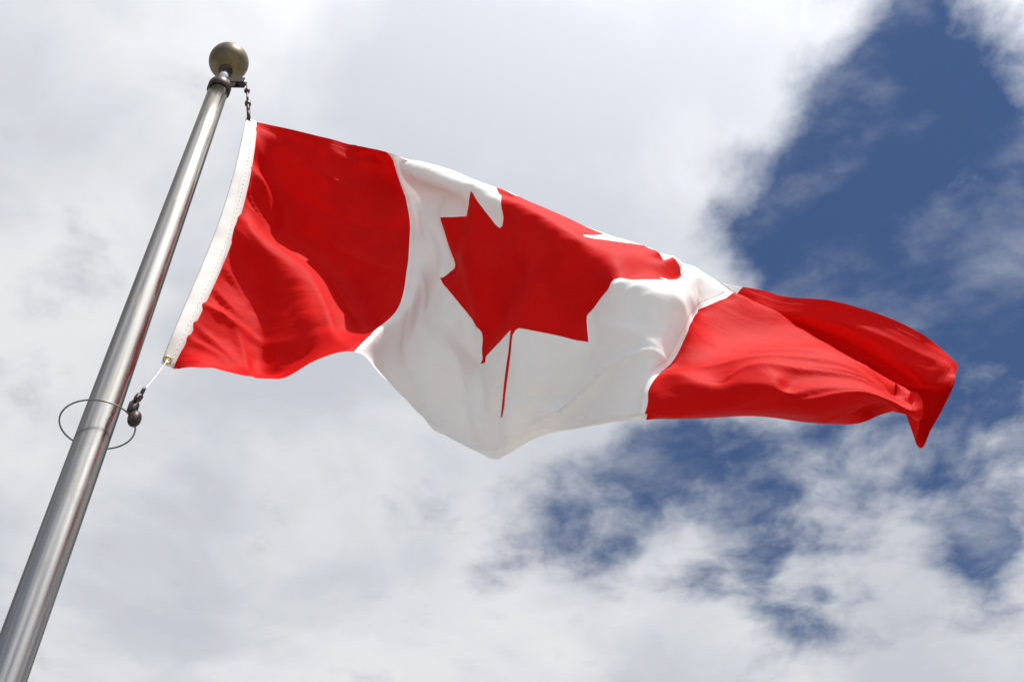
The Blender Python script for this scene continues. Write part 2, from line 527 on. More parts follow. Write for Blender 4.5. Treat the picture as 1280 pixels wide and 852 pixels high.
# ------------------------------------------------------------------ flag
# the cloth in the wind: NU x NV points (u along the fly, v down the hoist), 0.1 mm, metres * 10000
NU, NV = 81, 41
FLAG_POINTS = """
-9263 23378 56597 -9209 23324 56205 -9161 23288 55831 -9120 23268 55473 -9085 23263 55128 -9055 23269 54795 -9031 23286 54473 -9012 23312 54158 -8997 23345 53851 -8987 23384 53549 -8981 23428 53252 -8979 23475 52957 -8981 23523 52665 -8986 23573 52373 -8995 23624 52082 -9006 23673 51791 -9020 23722 51498 -9037 23768 51203 -9057 23812 50906 -9078 23853 50607 -9102 23891 50305 -9128 23926 50000 -9156 23957 49692 -9186 23985 49381 -9217 24010 49068 -9250 24032 48753 -9284 24052 48436 -9320 24069 48118 -9358 24084 47799 -9397 24099 47480 -9437 24113 47162 -9478 24129 46847 -9521 24145 46534 -9565 24165 46225 -9611 24188 45922 -9658 24217 45626 -9707 24252 45338 -9757 24295 45061 -9809 24348 44795 -9862 24413 44542 -9918 24491 44305
-8954 23377 56477 -8915 23361 56116 -8875 23391 55775 -8882 23469 55440 -8926 23534 55081 -8968 23600 54720 -8962 23636 54424 -8881 23610 54128 -8800 23591 53813 -8734 23581 53499 -8706 23619 53198 -8800 23750 52918 -8936 23823 52591 -8943 23867 52293 -8857 23892 52006 -8785 23913 51724 -8743 23914 51443 -8715 23879 51148 -8723 23808 50807 -8836 23798 50430 -8849 23879 50143 -8855 24014 49883 -8908 24156 49613 -8938 24187 49308 -8976 24232 49010 -9032 24273 48703 -9103 24300 48380 -9109 24281 48066 -9123 24271 47745 -9148 24268 47428 -9173 24264 47118 -9191 24260 46811 -9214 24274 46496 -9262 24318 46182 -9322 24360 45878 -9372 24387 45583 -9413 24401 45304 -9447 24392 45035 -9498 24328 44752 -9588 24307 44450 -9706 24339 44143
-8670 23373 56353 -8631 23410 56023 -8607 23476 55699 -8627 23625 55398 -8722 23788 55063 -8846 23944 54706 -8860 23989 54379 -8764 23941 54088 -8642 23885 53777 -8531 23843 53463 -8479 23850 53143 -8598 23988 52851 -8788 24097 52530 -8809 24139 52215 -8697 24155 51927 -8599 24162 51648 -8528 24142 51373 -8458 24061 51083 -8447 23913 50720 -8562 23825 50309 -8596 23894 50002 -8600 24073 49769 -8639 24299 49533 -8691 24406 49243 -8728 24440 48949 -8791 24472 48646 -8866 24487 48325 -8880 24465 48011 -8887 24446 47691 -8901 24430 47375 -8917 24415 47070 -8926 24407 46766 -8935 24419 46450 -8968 24456 46135 -9027 24491 45831 -9073 24497 45536 -9113 24490 45256 -9148 24452 44986 -9205 24335 44692 -9322 24192 44346 -9488 24190 43988
-8393 23360 56220 -8362 23456 55923 -8355 23550 55609 -8381 23723 55319 -8471 23944 55017 -8602 24184 54704 -8684 24303 54371 -8623 24261 54049 -8514 24209 53734 -8397 24157 53418 -8325 24147 53092 -8408 24232 52776 -8581 24343 52460 -8616 24402 52144 -8511 24411 51856 -8416 24404 51573 -8346 24358 51286 -8272 24246 50985 -8224 24067 50639 -8289 23922 50232 -8333 23953 49899 -8343 24116 49658 -8352 24344 49442 -8411 24548 49182 -8471 24629 48884 -8538 24639 48581 -8608 24643 48264 -8631 24626 47955 -8643 24604 47639 -8654 24587 47325 -8662 24572 47020 -8664 24561 46711 -8665 24565 46397 -8686 24587 46083 -8732 24601 45778 -8778 24587 45483 -8821 24561 45201 -8865 24507 44925 -8933 24387 44625 -9039 24172 44272 -9224 24080 43881
-8130 23327 56065 -8101 23489 55813 -8108 23623 55515 -8141 23813 55232 -8219 24046 54946 -8321 24297 54652 -8412 24501 54355 -8431 24553 54026 -8368 24521 53695 -8288 24490 53367 -8211 24471 53037 -8232 24505 52710 -8364 24601 52391 -8415 24674 52078 -8320 24669 51786 -8231 24625 51491 -8162 24541 51189 -8089 24416 50881 -8017 24234 50552 -8033 24068 50181 -8059 24042 49847 -8078 24147 49577 -8088 24337 49343 -8119 24543 49096 -8172 24692 48810 -8257 24753 48512 -8343 24802 48204 -8376 24776 47901 -8391 24755 47590 -8404 24745 47282 -8409 24732 46973 -8404 24721 46659 -8400 24719 46341 -8412 24726 46025 -8449 24721 45717 -8494 24688 45422 -8543 24643 45136 -8601 24574 44849 -8684 24451 44544 -8790 24267 44202 -8926 24056 43825
-7864 23299 55914 -7836 23519 55704 -7857 23686 55419 -7898 23884 55140 -7968 24112 54858 -8051 24348 54568 -8115 24574 54289 -8156 24734 53994 -8155 24780 53659 -8130 24791 53320 -8081 24783 52981 -8045 24780 52647 -8149 24866 52329 -8223 24962 52019 -8119 24903 51711 -8030 24812 51404 -7958 24702 51097 -7880 24570 50788 -7803 24400 50473 -7778 24224 50142 -7781 24143 49824 -7800 24180 49529 -7816 24309 49260 -7841 24473 48994 -7879 24620 48717 -7951 24750 48432 -8044 24864 48144 -8098 24888 47852 -8134 24917 47550 -8147 24898 47241 -8153 24893 46933 -8151 24889 46613 -8142 24887 46287 -8148 24886 45964 -8177 24864 45651 -8223 24813 45349 -8280 24746 45057 -8353 24660 44762 -8439 24536 44456 -8527 24337 44130 -8623 24050 43819
-7555 23321 55812 -7563 23564 55605 -7599 23742 55320 -7649 23937 55039 -7714 24148 54754 -7785 24365 54464 -7837 24568 54180 -7854 24747 53907 -7868 24885 53604 -7873 24968 53274 -7872 25025 52933 -7869 25067 52592 -7944 25154 52276 -7965 25191 51952 -7885 25086 51638 -7801 24970 51329 -7725 24848 51021 -7646 24714 50714 -7571 24558 50408 -7525 24387 50106 -7504 24263 49804 -7510 24231 49499 -7524 24287 49204 -7549 24389 48915 -7587 24512 48631 -7645 24645 48352 -7722 24768 48073 -7788 24874 47796 -7841 24979 47516 -7856 25023 47217 -7882 25026 46899 -7893 25043 46575 -7897 25070 46240 -7895 25061 45906 -7914 25030 45579 -7962 24965 45264 -8026 24874 44962 -8103 24764 44668 -8178 24613 44367 -8249 24388 44068 -8331 24121 43778
-7278 23315 55677 -7284 23579 55476 -7341 23765 55199 -7399 23957 54915 -7462 24150 54628 -7520 24340 54340 -7558 24517 54056 -7578 24678 53773 -7584 24832 53491 -7584 24960 53189 -7582 25084 52866 -7605 25212 52541 -7646 25331 52212 -7640 25308 51883 -7602 25223 51573 -7542 25112 51262 -7472 24990 50954 -7397 24859 50651 -7323 24713 50350 -7270 24553 50054 -7227 24413 49767 -7208 24327 49470 -7210 24303 49167 -7235 24325 48863 -7283 24396 48567 -7338 24519 48286 -7405 24644 48009 -7465 24760 47733 -7524 24867 47453 -7555 24975 47170 -7577 25035 46862 -7595 25094 46538 -7612 25158 46198 -7631 25187 45853 -7649 25208 45504 -7697 25117 45172 -7766 25008 44856 -7828 24863 44573 -7896 24666 44289 -7963 24431 44012 -8039 24184 43734
-7046 23259 55484 -7036 23540 55301 -7105 23735 55034 -7164 23916 54758 -7217 24092 54480 -7258 24263 54198 -7287 24429 53916 -7302 24586 53635 -7306 24740 53355 -7303 24899 53072 -7304 25058 52770 -7307 25212 52457 -7305 25349 52151 -7301 25382 51824 -7276 25319 51507 -7244 25236 51197 -7197 25132 50889 -7131 25009 50587 -7061 24868 50288 -7001 24721 49993 -6944 24578 49709 -6904 24463 49419 -6889 24382 49122 -6908 24327 48819 -6959 24311 48516 -7014 24425 48232 -7080 24536 47950 -7147 24634 47667 -7208 24734 47384 -7266 24823 47097 -7299 24902 46796 -7318 24968 46474 -7336 25027 46136 -7342 25095 45790 -7349 25170 45446 -7385 25159 45099 -7465 25125 44761 -7531 24917 44491 -7601 24695 44226 -7671 24471 43956 -7748 24243 43680
-6840 23182 55268 -6829 23464 55095 -6889 23648 54838 -6933 23817 54576 -6969 23986 54312 -7000 24154 54044 -7020 24321 53770 -7027 24485 53495 -7027 24649 53219 -7025 24813 52938 -7017 24978 52653 -6996 25139 52367 -6969 25287 52079 -6953 25393 51772 -6940 25395 51448 -6918 25333 51134 -6891 25262 50823 -6846 25156 50520 -6786 25027 50221 -6723 24889 49926 -6661 24751 49641 -6609 24626 49357 -6577 24520 49069 -6583 24427 48775 -6620 24358 48478 -6676 24371 48176 -6764 24403 47883 -6835 24501 47600 -6897 24590 47313 -6963 24668 47023 -7012 24745 46726 -7043 24813 46410 -7065 24877 46076 -7081 24935 45733 -7102 24980 45388 -7100 25031 45041 -7124 25098 44699 -7207 24906 44419 -7290 24693 44153 -7374 24479 43888 -7454 24290 43639
-6587 23142 55099 -6613 23372 54903 -6636 23552 54657 -6660 23725 54405 -6691 23896 54151 -6718 24066 53895 -6735 24234 53636 -6737 24403 53368 -6732 24572 53097 -6721 24740 52826 -6701 24900 52553 -6673 25050 52277 -6642 25197 51997 -6613 25330 51710 -6594 25411 51398 -6581 25407 51078 -6565 25370 50762 -6536 25293 50453 -6495 25184 50153 -6441 25060 49858 -6380 24931 49570 -6324 24806 49288 -6284 24695 49004 -6284 24595 48714 -6315 24516 48419 -6339 24440 48122 -6419 24380 47831 -6511 24386 47538 -6602 24413 47246 -6664 24505 46957 -6714 24582 46661 -6761 24647 46351 -6796 24713 46022 -6820 24778 45681 -6825 24850 45339 -6812 24921 45001 -6821 24931 44662 -6899 24802 44354 -6988 24626 44064 -7082 24430 43791 -7183 24222 43524
-6307 23255 55151 -6309 23390 54875 -6333 23558 54615 -6360 23730 54347 -6387 23893 54077 -6409 24051 53811 -6421 24211 53548 -6419 24375 53282 -6409 24536 53015 -6392 24686 52744 -6369 24830 52472 -6342 24972 52197 -6314 25106 51917 -6283 25234 51633 -6255 25338 51338 -6234 25413 51030 -6225 25431 50712 -6209 25403 50395 -6184 25328 50087 -6146 25230 49788 -6100 25117 49496 -6048 25000 49208 -6005 24890 48924 -5999 24780 48637 -6016 24682 48346 -6032 24594 48051 -6096 24502 47765 -6166 24405 47482 -6262 24342 47196 -6354 24351 46903 -6429 24385 46606 -6474 24479 46301 -6518 24566 45976 -6540 24658 45639 -6537 24747 45300 -6515 24813 44966 -6557 24742 44628 -6629 24633 44306 -6710 24501 43992 -6804 24340 43695 -6908 24147 43421
-6055 23404 55242 -6051 23543 54941 -6063 23703 54647 -6080 23855 54357 -6096 23998 54076 -6103 24134 53800 -6098 24269 53523 -6085 24403 53246 -6068 24534 52969 -6049 24660 52689 -6029 24784 52408 -6005 24908 52128 -5980 25026 51845 -5954 25135 51558 -5927 25234 51265 -5898 25330 50969 -5878 25403 50665 -5865 25454 50352 -5855 25434 50033 -5834 25378 49723 -5809 25295 49423 -5774 25197 49127 -5734 25093 48835 -5723 24976 48547 -5728 24863 48260 -5735 24763 47969 -5787 24649 47688 -5849 24535 47409 -5929 24431 47131 -6010 24325 46853 -6107 24269 46561 -6188 24322 46252 -6240 24440 45934 -6259 24539 45603 -6265 24607 45265 -6252 24646 44926 -6314 24551 44595 -6383 24443 44268 -6454 24330 43944 -6536 24203 43627 -6635 24059 43321
-5772 23520 55272 -5785 23692 54967 -5790 23843 54660 -5795 23973 54360 -5798 24088 54074 -5786 24201 53789 -5766 24314 53503 -5745 24426 53218 -5725 24537 52932 -5705 24647 52646 -5684 24755 52360 -5662 24860 52072 -5640 24960 51783 -5619 25053 51490 -5595 25139 51196 -5572 25218 50899 -5550 25296 50600 -5525 25383 50301 -5507 25436 49992 -5496 25462 49677 -5489 25423 49363 -5478 25367 49057 -5455 25291 48757 -5449 25175 48461 -5446 25052 48169 -5445 24940 47878 -5487 24809 47599 -5539 24679 47324 -5609 24550 47053 -5685 24425 46782 -5774 24332 46501 -5875 24275 46200 -5961 24319 45884 -6016 24355 45564 -6022 24420 45235 -6019 24442 44900 -6081 24352 44567 -6145 24247 44239 -6214 24140 43913 -6285 24029 43588 -6370 23915 43267
-5477 23510 55184 -5488 23760 54940 -5490 23892 54620 -5490 23995 54330 -5474 24096 54039 -5449 24198 53751 -5427 24303 53463 -5405 24408 53176 -5384 24513 52888 -5362 24615 52600 -5341 24713 52310 -5320 24804 52018 -5302 24889 51724 -5284 24967 51428 -5265 25040 51130 -5244 25110 50832 -5225 25182 50534 -5208 25248 50233 -5185 25312 49931 -5157 25386 49629 -5142 25417 49320 -5138 25438 49011 -5144 25443 48699 -5149 25340 48386 -5156 25231 48085 -5157 25123 47790 -5190 24975 47510 -5231 24824 47233 -5296 24684 46967 -5374 24560 46696 -5466 24460 46420 -5556 24365 46137 -5658 24283 45831 -5757 24196 45521 -5802 24207 45206 -5815 24211 44882 -5852 24145 44555 -5908 24050 44227 -5970 23943 43900 -6032 23833 43578 -6079 23720 43267
-5477 23341 54877 -5267 23609 54792 -5209 23771 54527 -5176 23917 54258 -5137 24053 53986 -5112 24162 53701 -5087 24269 53416 -5065 24374 53129 -5043 24476 52841 -5021 24570 52551 -5000 24654 52257 -4981 24730 51962 -4967 24800 51665 -4955 24864 51366 -4938 24925 51066 -4918 24990 50767 -4903 25057 50468 -4887 25120 50169 -4868 25179 49867 -4851 25225 49564 -4830 25266 49259 -4819 25315 48956 -4805 25380 48647 -4815 25367 48328 -4829 25333 48012 -4854 25284 47709 -4882 25119 47422 -4922 24966 47138 -4986 24820 46874 -5062 24691 46606 -5154 24580 46334 -5251 24457 46057 -5358 24308 45767 -5455 24163 45474 -5528 24070 45176 -5579 24013 44871 -5619 23944 44554 -5665 23857 44228 -5720 23754 43899 -5780 23639 43575 -5841 23524 43256
-5234 23237 54645 -4995 23483 54720 -4909 23683 54446 -4840 23855 54197 -4801 24016 53939 -4768 24131 53657 -4745 24240 53372 -4724 24341 53085 -4704 24431 52793 -4684 24508 52498 -4664 24573 52200 -4649 24630 51901 -4644 24679 51600 -4636 24734 51301 -4615 24800 51003 -4593 24867 50707 -4582 24930 50408 -4569 24984 50107 -4556 25030 49805 -4541 25071 49502 -4522 25108 49198 -4523 25154 48894 -4529 25173 48587 -4528 25183 48279 -4520 25189 47968 -4515 25217 47651 -4541 25153 47346 -4600 25083 47052 -4666 24929 46781 -4738 24790 46513 -4830 24642 46252 -4947 24487 45981 -5056 24323 45708 -5150 24154 45429 -5229 24004 45147 -5300 23885 44857 -5354 23787 44554 -5403 23693 44234 -5453 23589 43905 -5511 23470 43581 -5576 23343 43261
-4969 23167 54425 -4730 23365 54586 -4592 23658 54457 -4515 23843 54169 -4454 24008 53901 -4420 24120 53618 -4400 24217 53328 -4384 24296 53034 -4371 24359 52735 -4356 24414 52436 -4340 24456 52135 -4339 24478 51833 -4333 24530 51534 -4314 24610 51243 -4286 24688 50951 -4267 24741 50653 -4263 24792 50353 -4256 24836 50052 -4246 24877 49751 -4234 24911 49448 -4215 24940 49145 -4234 24975 48842 -4240 24990 48537 -4239 24991 48230 -4245 24994 47924 -4259 24979 47618 -4251 24960 47312 -4266 24985 47006 -4324 24925 46710 -4403 24835 46426 -4516 24628 46179 -4640 24450 45922 -4752 24297 45660 -4845 24141 45391 -4924 23977 45115 -4999 23821 44836 -5063 23688 44552 -5113 23574 44248 -5159 23462 43930 -5208 23343 43612 -5251 23213 43310
-4741 23061 54179 -4535 23279 54299 -4357 23544 54297 -4248 23778 54103 -4152 23955 53840 -4102 24072 53548 -4077 24148 53253 -4063 24199 52955 -4055 24240 52657 -4053 24265 52359 -4056 24267 52063 -4044 24307 51775 -4005 24418 51506 -3987 24507 51221 -3963 24556 50925 -3950 24594 50626 -3949 24636 50326 -3944 24678 50027 -3937 24713 49726 -3923 24748 49425 -3914 24769 49123 -3938 24788 48822 -3965 24794 48520 -3964 24782 48216 -3972 24776 47912 -3982 24762 47608 -3991 24737 47305 -4031 24725 47004 -4079 24705 46704 -4143 24656 46411 -4231 24529 46141 -4332 24373 45881 -4435 24222 45627 -4534 24082 45366 -4618 23939 45094 -4689 23789 44815 -4745 23642 44544 -4796 23503 44262 -4844 23368 43963 -4885 23232 43654 -4925 23108 43346
-4516 22962 53932 -4361 23184 54009 -4231 23402 54005 -4138 23591 53864 -4041 23741 53643 -3954 23857 53383 -3887 23949 53108 -3836 24018 52830 -3801 24059 52553 -3787 24073 52277 -3775 24092 52009 -3740 24163 51754 -3699 24266 51493 -3676 24346 51212 -3659 24395 50917 -3648 24434 50618 -3644 24473 50317 -3640 24511 50017 -3634 24544 49717 -3628 24570 49416 -3630 24588 49116 -3648 24603 48815 -3666 24611 48514 -3673 24606 48213 -3683 24591 47911 -3700 24568 47610 -3725 24539 47311 -3768 24513 47014 -3824 24483 46720 -3897 24431 46433 -3980 24343 46157 -4064 24225 45889 -4150 24095 45628 -4239 23967 45366 -4323 23845 45097 -4388 23724 44821 -4438 23597 44548 -4487 23457 44273 -4538 23310 43987 -4587 23177 43688 -4650 23081 43379
-4293 22873 53683 -4171 23071 53755 -4079 23246 53758 -4022 23387 53643 -3958 23505 53440 -3876 23609 53194 -3787 23702 52936 -3695 23780 52682 -3611 23833 52435 -3552 23864 52190 -3507 23905 51950 -3455 23987 51715 -3413 24084 51464 -3390 24161 51186 -3376 24213 50892 -3368 24255 50593 -3363 24295 50294 -3358 24331 49994 -3352 24363 49694 -3349 24391 49395 -3353 24416 49096 -3366 24437 48798 -3380 24449 48499 -3390 24446 48198 -3403 24430 47898 -3422 24407 47599 -3452 24378 47303 -3500 24346 47010 -3567 24307 46723 -3655 24255 46445 -3749 24183 46176 -3837 24090 45911 -3919 23981 45647 -3999 23871 45381 -4077 23767 45111 -4141 23668 44836 -4191 23562 44561 -4238 23440 44287 -4288 23310 44007 -4347 23195 43715 -4431 23116 43415
-4069 22798 53435 -3966 22958 53527 -3902 23088 53552 -3887 23180 53452 -3872 23260 53253 -3819 23343 53008 -3728 23431 52756 -3606 23513 52520 -3472 23578 52304 -3356 23629 52093 -3267 23690 51879 -3195 23781 51659 -3149 23876 51412 -3128 23953 51135 -3118 24010 50842 -3109 24060 50545 -3101 24107 50248 -3092 24152 49950 -3083 24196 49654 -3080 24240 49359 -3087 24280 49064 -3103 24312 48769 -3123 24325 48473 -3142 24321 48176 -3160 24306 47877 -3182 24288 47579 -3214 24266 47283 -3263 24239 46991 -3337 24209 46708 -3437 24172 46437 -3551 24119 46177 -3658 24047 45920 -3752 23960 45660 -3836 23868 45394 -3914 23779 45123 -3981 23694 44848 -4038 23603 44574 -4087 23499 44302 -4135 23388 44026 -4189 23284 43742 -4269 23203 43453
-3838 22744 53189 -3749 22866 53315 -3704 22955 53368 -3726 22992 53280 -3760 23023 53081 -3750 23075 52830 -3677 23150 52574 -3543 23233 52347 -3371 23307 52154 -3201 23374 51976 -3061 23453 51789 -2958 23553 51580 -2903 23652 51334 -2883 23733 51057 -2873 23803 50766 -2859 23870 50474 -2840 23939 50183 -2821 24012 49894 -2810 24089 49606 -2812 24166 49317 -2831 24234 49027 -2867 24281 48736 -2909 24299 48446 -2950 24295 48152 -2986 24283 47856 -3019 24269 47559 -3055 24254 47262 -3104 24242 46968 -3176 24237 46682 -3276 24229 46410 -3398 24205 46151 -3527 24156 45899 -3646 24090 45645 -3750 24015 45384 -3841 23938 45115 -3920 23860 44843 -3992 23771 44574 -4049 23666 44310 -4088 23553 44044 -4119 23437 43771 -4153 23331 43488
-3595 22712 52954 -3526 22821 53118 -3492 22884 53209 -3538 22853 53125 -3611 22815 52921 -3646 22819 52662 -3607 22871 52394 -3486 22952 52157 -3295 23036 51974 -3078 23114 51825 -2883 23203 51669 -2740 23315 51478 -2667 23425 51236 -2645 23517 50957 -2634 23607 50670 -2607 23706 50387 -2569 23816 50110 -2537 23937 49835 -2526 24066 49557 -2543 24193 49274 -2588 24302 48987 -2655 24375 48699 -2736 24407 48415 -2814 24413 48130 -2881 24406 47841 -2936 24396 47546 -2984 24388 47249 -3034 24390 46952 -3097 24407 46660 -3182 24423 46378 -3291 24417 46109 -3422 24384 45852 -3562 24333 45600 -3696 24275 45347 -3813 24210 45085 -3913 24137 44817 -4001 24041 44555 -4061 23916 44301 -4084 23773 44049 -4082 23625 43790 -4059 23488 43512
-3334 22704 52737 -3295 22830 52954 -3265 22906 53105 -3319 22780 52996 -3417 22650 52778 -3494 22585 52512 -3508 22599 52223 -3427 22676 51952 -3240 22776 51752 -2987 22860 51626 -2734 22949 51510 -2534 23070 51352 -2432 23200 51121 -2419 23305 50838 -2419 23419 50549 -2377 23560 50279 -2311 23721 50022 -2257 23904 49767 -2246 24096 49501 -2283 24277 49221 -2358 24430 48930 -2453 24538 48641 -2572 24595 48368 -2694 24625 48097 -2804 24638 47821 -2893 24640 47535 -2960 24640 47240 -3014 24652 46943 -3071 24683 46647 -3136 24707 46353 -3214 24703 46065 -3323 24667 45791 -3467 24623 45534 -3630 24579 45287 -3781 24531 45034 -3904 24473 44770 -4003 24368 44511 -4039 24208 44260 -4029 24022 44019 -4005 23834 43777 -3955 23672 43508
-3037 22718 52564 -3013 22778 52861 -2995 22932 53097 -3046 22751 52881 -3144 22589 52639 -3235 22435 52390 -3312 22357 52097 -3316 22394 51777 -3186 22519 51511 -2937 22637 51361 -2652 22711 51276 -2380 22812 51178 -2206 22969 50988 -2243 23078 50686 -2311 23202 50369 -2289 23362 50082 -2186 23558 49839 -2070 23784 49602 -2023 24024 49352 -2057 24238 49077 -2143 24410 48786 -2214 24560 48508 -2335 24683 48257 -2482 24779 48009 -2638 24856 47760 -2787 24906 47499 -2883 24936 47211 -2955 24966 46916 -3018 25003 46619 -3079 25020 46320 -3140 25023 46021 -3243 24964 45742 -3352 24909 45464 -3503 24871 45203 -3687 24850 44961 -3855 24830 44709 -3928 24706 44439 -3881 24491 44183 -3845 24284 43942 -3817 24078 43700 -3783 23905 43440
-2777 22588 52468 -2684 22778 52747 -2714 23033 52912 -2765 22775 52756 -2852 22589 52513 -2923 22425 52255 -2994 22263 51988 -3053 22182 51682 -3025 22243 51361 -2869 22390 51117 -2610 22511 50989 -2321 22585 50915 -2073 22715 50789 -2053 22896 50526 -2086 23024 50226 -2124 23155 49904 -2113 23358 49618 -2040 23593 49366 -1949 23833 49126 -1872 24082 48891 -1947 24229 48634 -2036 24353 48370 -2112 24476 48102 -2227 24608 47854 -2357 24732 47608 -2496 24839 47361 -2572 24905 47074 -2639 24963 46784 -2702 25013 46491 -2761 25068 46198 -2827 25122 45907 -2986 25179 45654 -3157 25175 45401 -3317 25142 45141 -3479 25119 44883 -3659 25120 44634 -3682 24951 44355 -3657 24753 44108 -3621 24542 43855 -3590 24336 43610 -3533 24155 43336
-2506 22575 52324 -2455 22848 52525 -2495 23127 52646 -2505 22824 52599 -2552 22595 52399 -2626 22429 52135 -2677 22257 51858 -2724 22100 51587 -2741 22046 51277 -2699 22117 50966 -2541 22270 50738 -2282 22390 50623 -2005 22487 50530 -1859 22683 50344 -1863 22854 50076 -1897 22992 49775 -1924 23164 49472 -1916 23372 49192 -1863 23598 48948 -1771 23843 48726 -1735 24024 48482 -1825 24160 48225 -1911 24283 47961 -1999 24402 47696 -2117 24533 47449 -2236 24666 47204 -2302 24744 46919 -2359 24819 46631 -2407 24897 46343 -2457 24973 46054 -2512 25049 45767 -2663 25140 45521 -2831 25226 45283 -3010 25281 45043 -3190 25300 44797 -3362 25301 44545 -3461 25220 44267 -3428 25008 44023 -3392 24796 43774 -3356 24585 43520 -3275 24399 43233
-2272 22617 52122 -2271 22912 52234 -2299 23192 52355 -2240 22897 52414 -2270 22622 52280 -2338 22445 52028 -2374 22273 51738 -2392 22120 51472 -2400 21989 51194 -2403 21934 50891 -2369 22000 50585 -2215 22156 50365 -1968 22290 50242 -1739 22449 50113 -1648 22653 49902 -1666 22803 49635 -1708 22973 49340 -1744 23161 49051 -1744 23362 48790 -1701 23556 48553 -1661 23748 48317 -1677 23924 48066 -1716 24094 47814 -1767 24254 47559 -1853 24384 47297 -1973 24499 47044 -2025 24599 46762 -2068 24702 46481 -2107 24795 46195 -2145 24898 45913 -2188 25008 45635 -2336 25113 45393 -2504 25206 45158 -2680 25294 44926 -2861 25369 44692 -3040 25423 44451 -3209 25469 44199 -3188 25251 43934 -3159 25047 43691 -3124 24839 43444 -3044 24656 43157
-2045 22660 51859 -2065 22957 51952 -2083 23237 52076 -1971 22996 52227 -2004 22684 52138 -2050 22458 51920 -2068 22307 51637 -2063 22170 51363 -2062 22027 51092 -2057 21901 50813 -2063 21834 50514 -2038 21890 50210 -1886 22057 49990 -1662 22226 49867 -1485 22416 49702 -1450 22599 49459 -1523 22773 49187 -1589 22949 48891 -1639 23129 48618 -1646 23314 48369 -1619 23500 48125 -1589 23689 47884 -1568 23882 47645 -1570 24075 47405 -1613 24252 47157 -1672 24414 46905 -1726 24535 46632 -1756 24638 46347 -1784 24767 46074 -1815 24893 45799 -1852 25015 45524 -2002 25123 45283 -2170 25223 45050 -2346 25317 44820 -2527 25408 44591 -2706 25496 44360 -2875 25576 44121 -2960 25505 43838 -2921 25294 43610 -2888 25087 43371 -2848 24899 43114
-1807 22662 51602 -1820 22998 51702 -1827 23276 51832 -1714 23084 52042 -1779 22775 51951 -1776 22512 51796 -1739 22364 51533 -1734 22231 51259 -1731 22093 50988 -1720 21956 50715 -1717 21828 50438 -1724 21738 50144 -1685 21806 49842 -1527 21987 49650 -1386 22187 49467 -1397 22369 49222 -1422 22558 48980 -1481 22733 48702 -1544 22900 48436 -1579 23074 48179 -1573 23261 47929 -1535 23455 47688 -1487 23657 47452 -1445 23864 47219 -1426 24079 46984 -1415 24298 46746 -1408 24502 46517 -1427 24671 46263 -1458 24796 45985 -1481 24921 45706 -1510 25054 45433 -1662 25163 45191 -1834 25264 44957 -2013 25362 44722 -2194 25457 44492 -2372 25550 44260 -2539 25638 44020 -2697 25738 43776 -2672 25529 43519 -2652 25325 43286 -2629 25129 43037
-1509 22722 51413 -1544 23032 51483 -1548 23308 51617 -1427 23185 51869 -1441 22881 51843 -1454 22627 51675 -1417 22450 51429 -1404 22299 51163 -1399 22164 50889 -1386 22030 50615 -1380 21886 50346 -1376 21739 50078 -1370 21655 49784 -1272 21785 49514 -1266 21972 49270 -1307 22151 49024 -1325 22339 48780 -1371 22513 48517 -1425 22680 48257 -1470 22849 47998 -1488 23031 47741 -1469 23229 47490 -1424 23437 47245 -1370 23653 47008 -1324 23875 46777 -1281 24105 46548 -1213 24342 46341 -1156 24577 46152 -1156 24794 45923 -1166 24966 45640 -1159 25098 45362 -1318 25203 45118 -1500 25316 44865 -1689 25421 44623 -1865 25519 44391 -2042 25615 44160 -2208 25716 43926 -2363 25821 43687 -2440 25769 43400 -2411 25555 43181 -2395 25346 42946
-1201 22764 51232 -1250 23063 51286 -1254 23339 51421 -1134 23284 51697 -1108 22980 51726 -1118 22717 51571 -1096 22542 51321 -1079 22378 51061 -1074 22247 50783 -1056 22114 50508 -1051 21965 50241 -1043 21802 49982 -1023 21636 49725 -1101 21564 49390 -1113 21765 49102 -1127 21965 48859 -1149 22155 48607 -1192 22329 48347 -1243 22495 48091 -1292 22659 47833 -1329 22830 47570 -1338 23020 47306 -1314 23228 47048 -1270 23445 46804 -1223 23665 46576 -1174 23896 46349 -1115 24148 46124 -1052 24396 45926 -954 24633 45758 -904 24845 45539 -816 25070 45282 -995 25224 45020 -1196 25343 44759 -1376 25460 44510 -1546 25569 44278 -1716 25673 44045 -1882 25772 43807 -2035 25866 43561 -2171 25986 43314 -2157 25761 43077 -2137 25538 42841
-888 22796 51060 -948 23095 51101 -955 23372 51235 -839 23371 51518 -783 23081 51598 -784 22805 51465 -767 22620 51221 -758 22448 50967 -749 22322 50674 -736 22221 50383 -733 22065 50120 -730 21901 49860 -760 21709 49581 -815 21534 49282 -893 21613 48950 -897 21821 48715 -909 22027 48463 -946 22206 48209 -998 22369 47954 -1053 22525 47694 -1103 22681 47425 -1133 22851 47151 -1132 23043 46882 -1104 23250 46635 -1062 23463 46410 -1009 23688 46196 -938 23938 45988 -846 24212 45794 -737 24452 45635 -734 24637 45390 -790 24801 45136 -828 25020 44865 -943 25223 44609 -1086 25395 44367 -1239 25544 44138 -1396 25679 43911 -1556 25804 43681 -1707 25928 43444 -1841 26046 43195 -1885 25862 42952 -1890 25630 42693
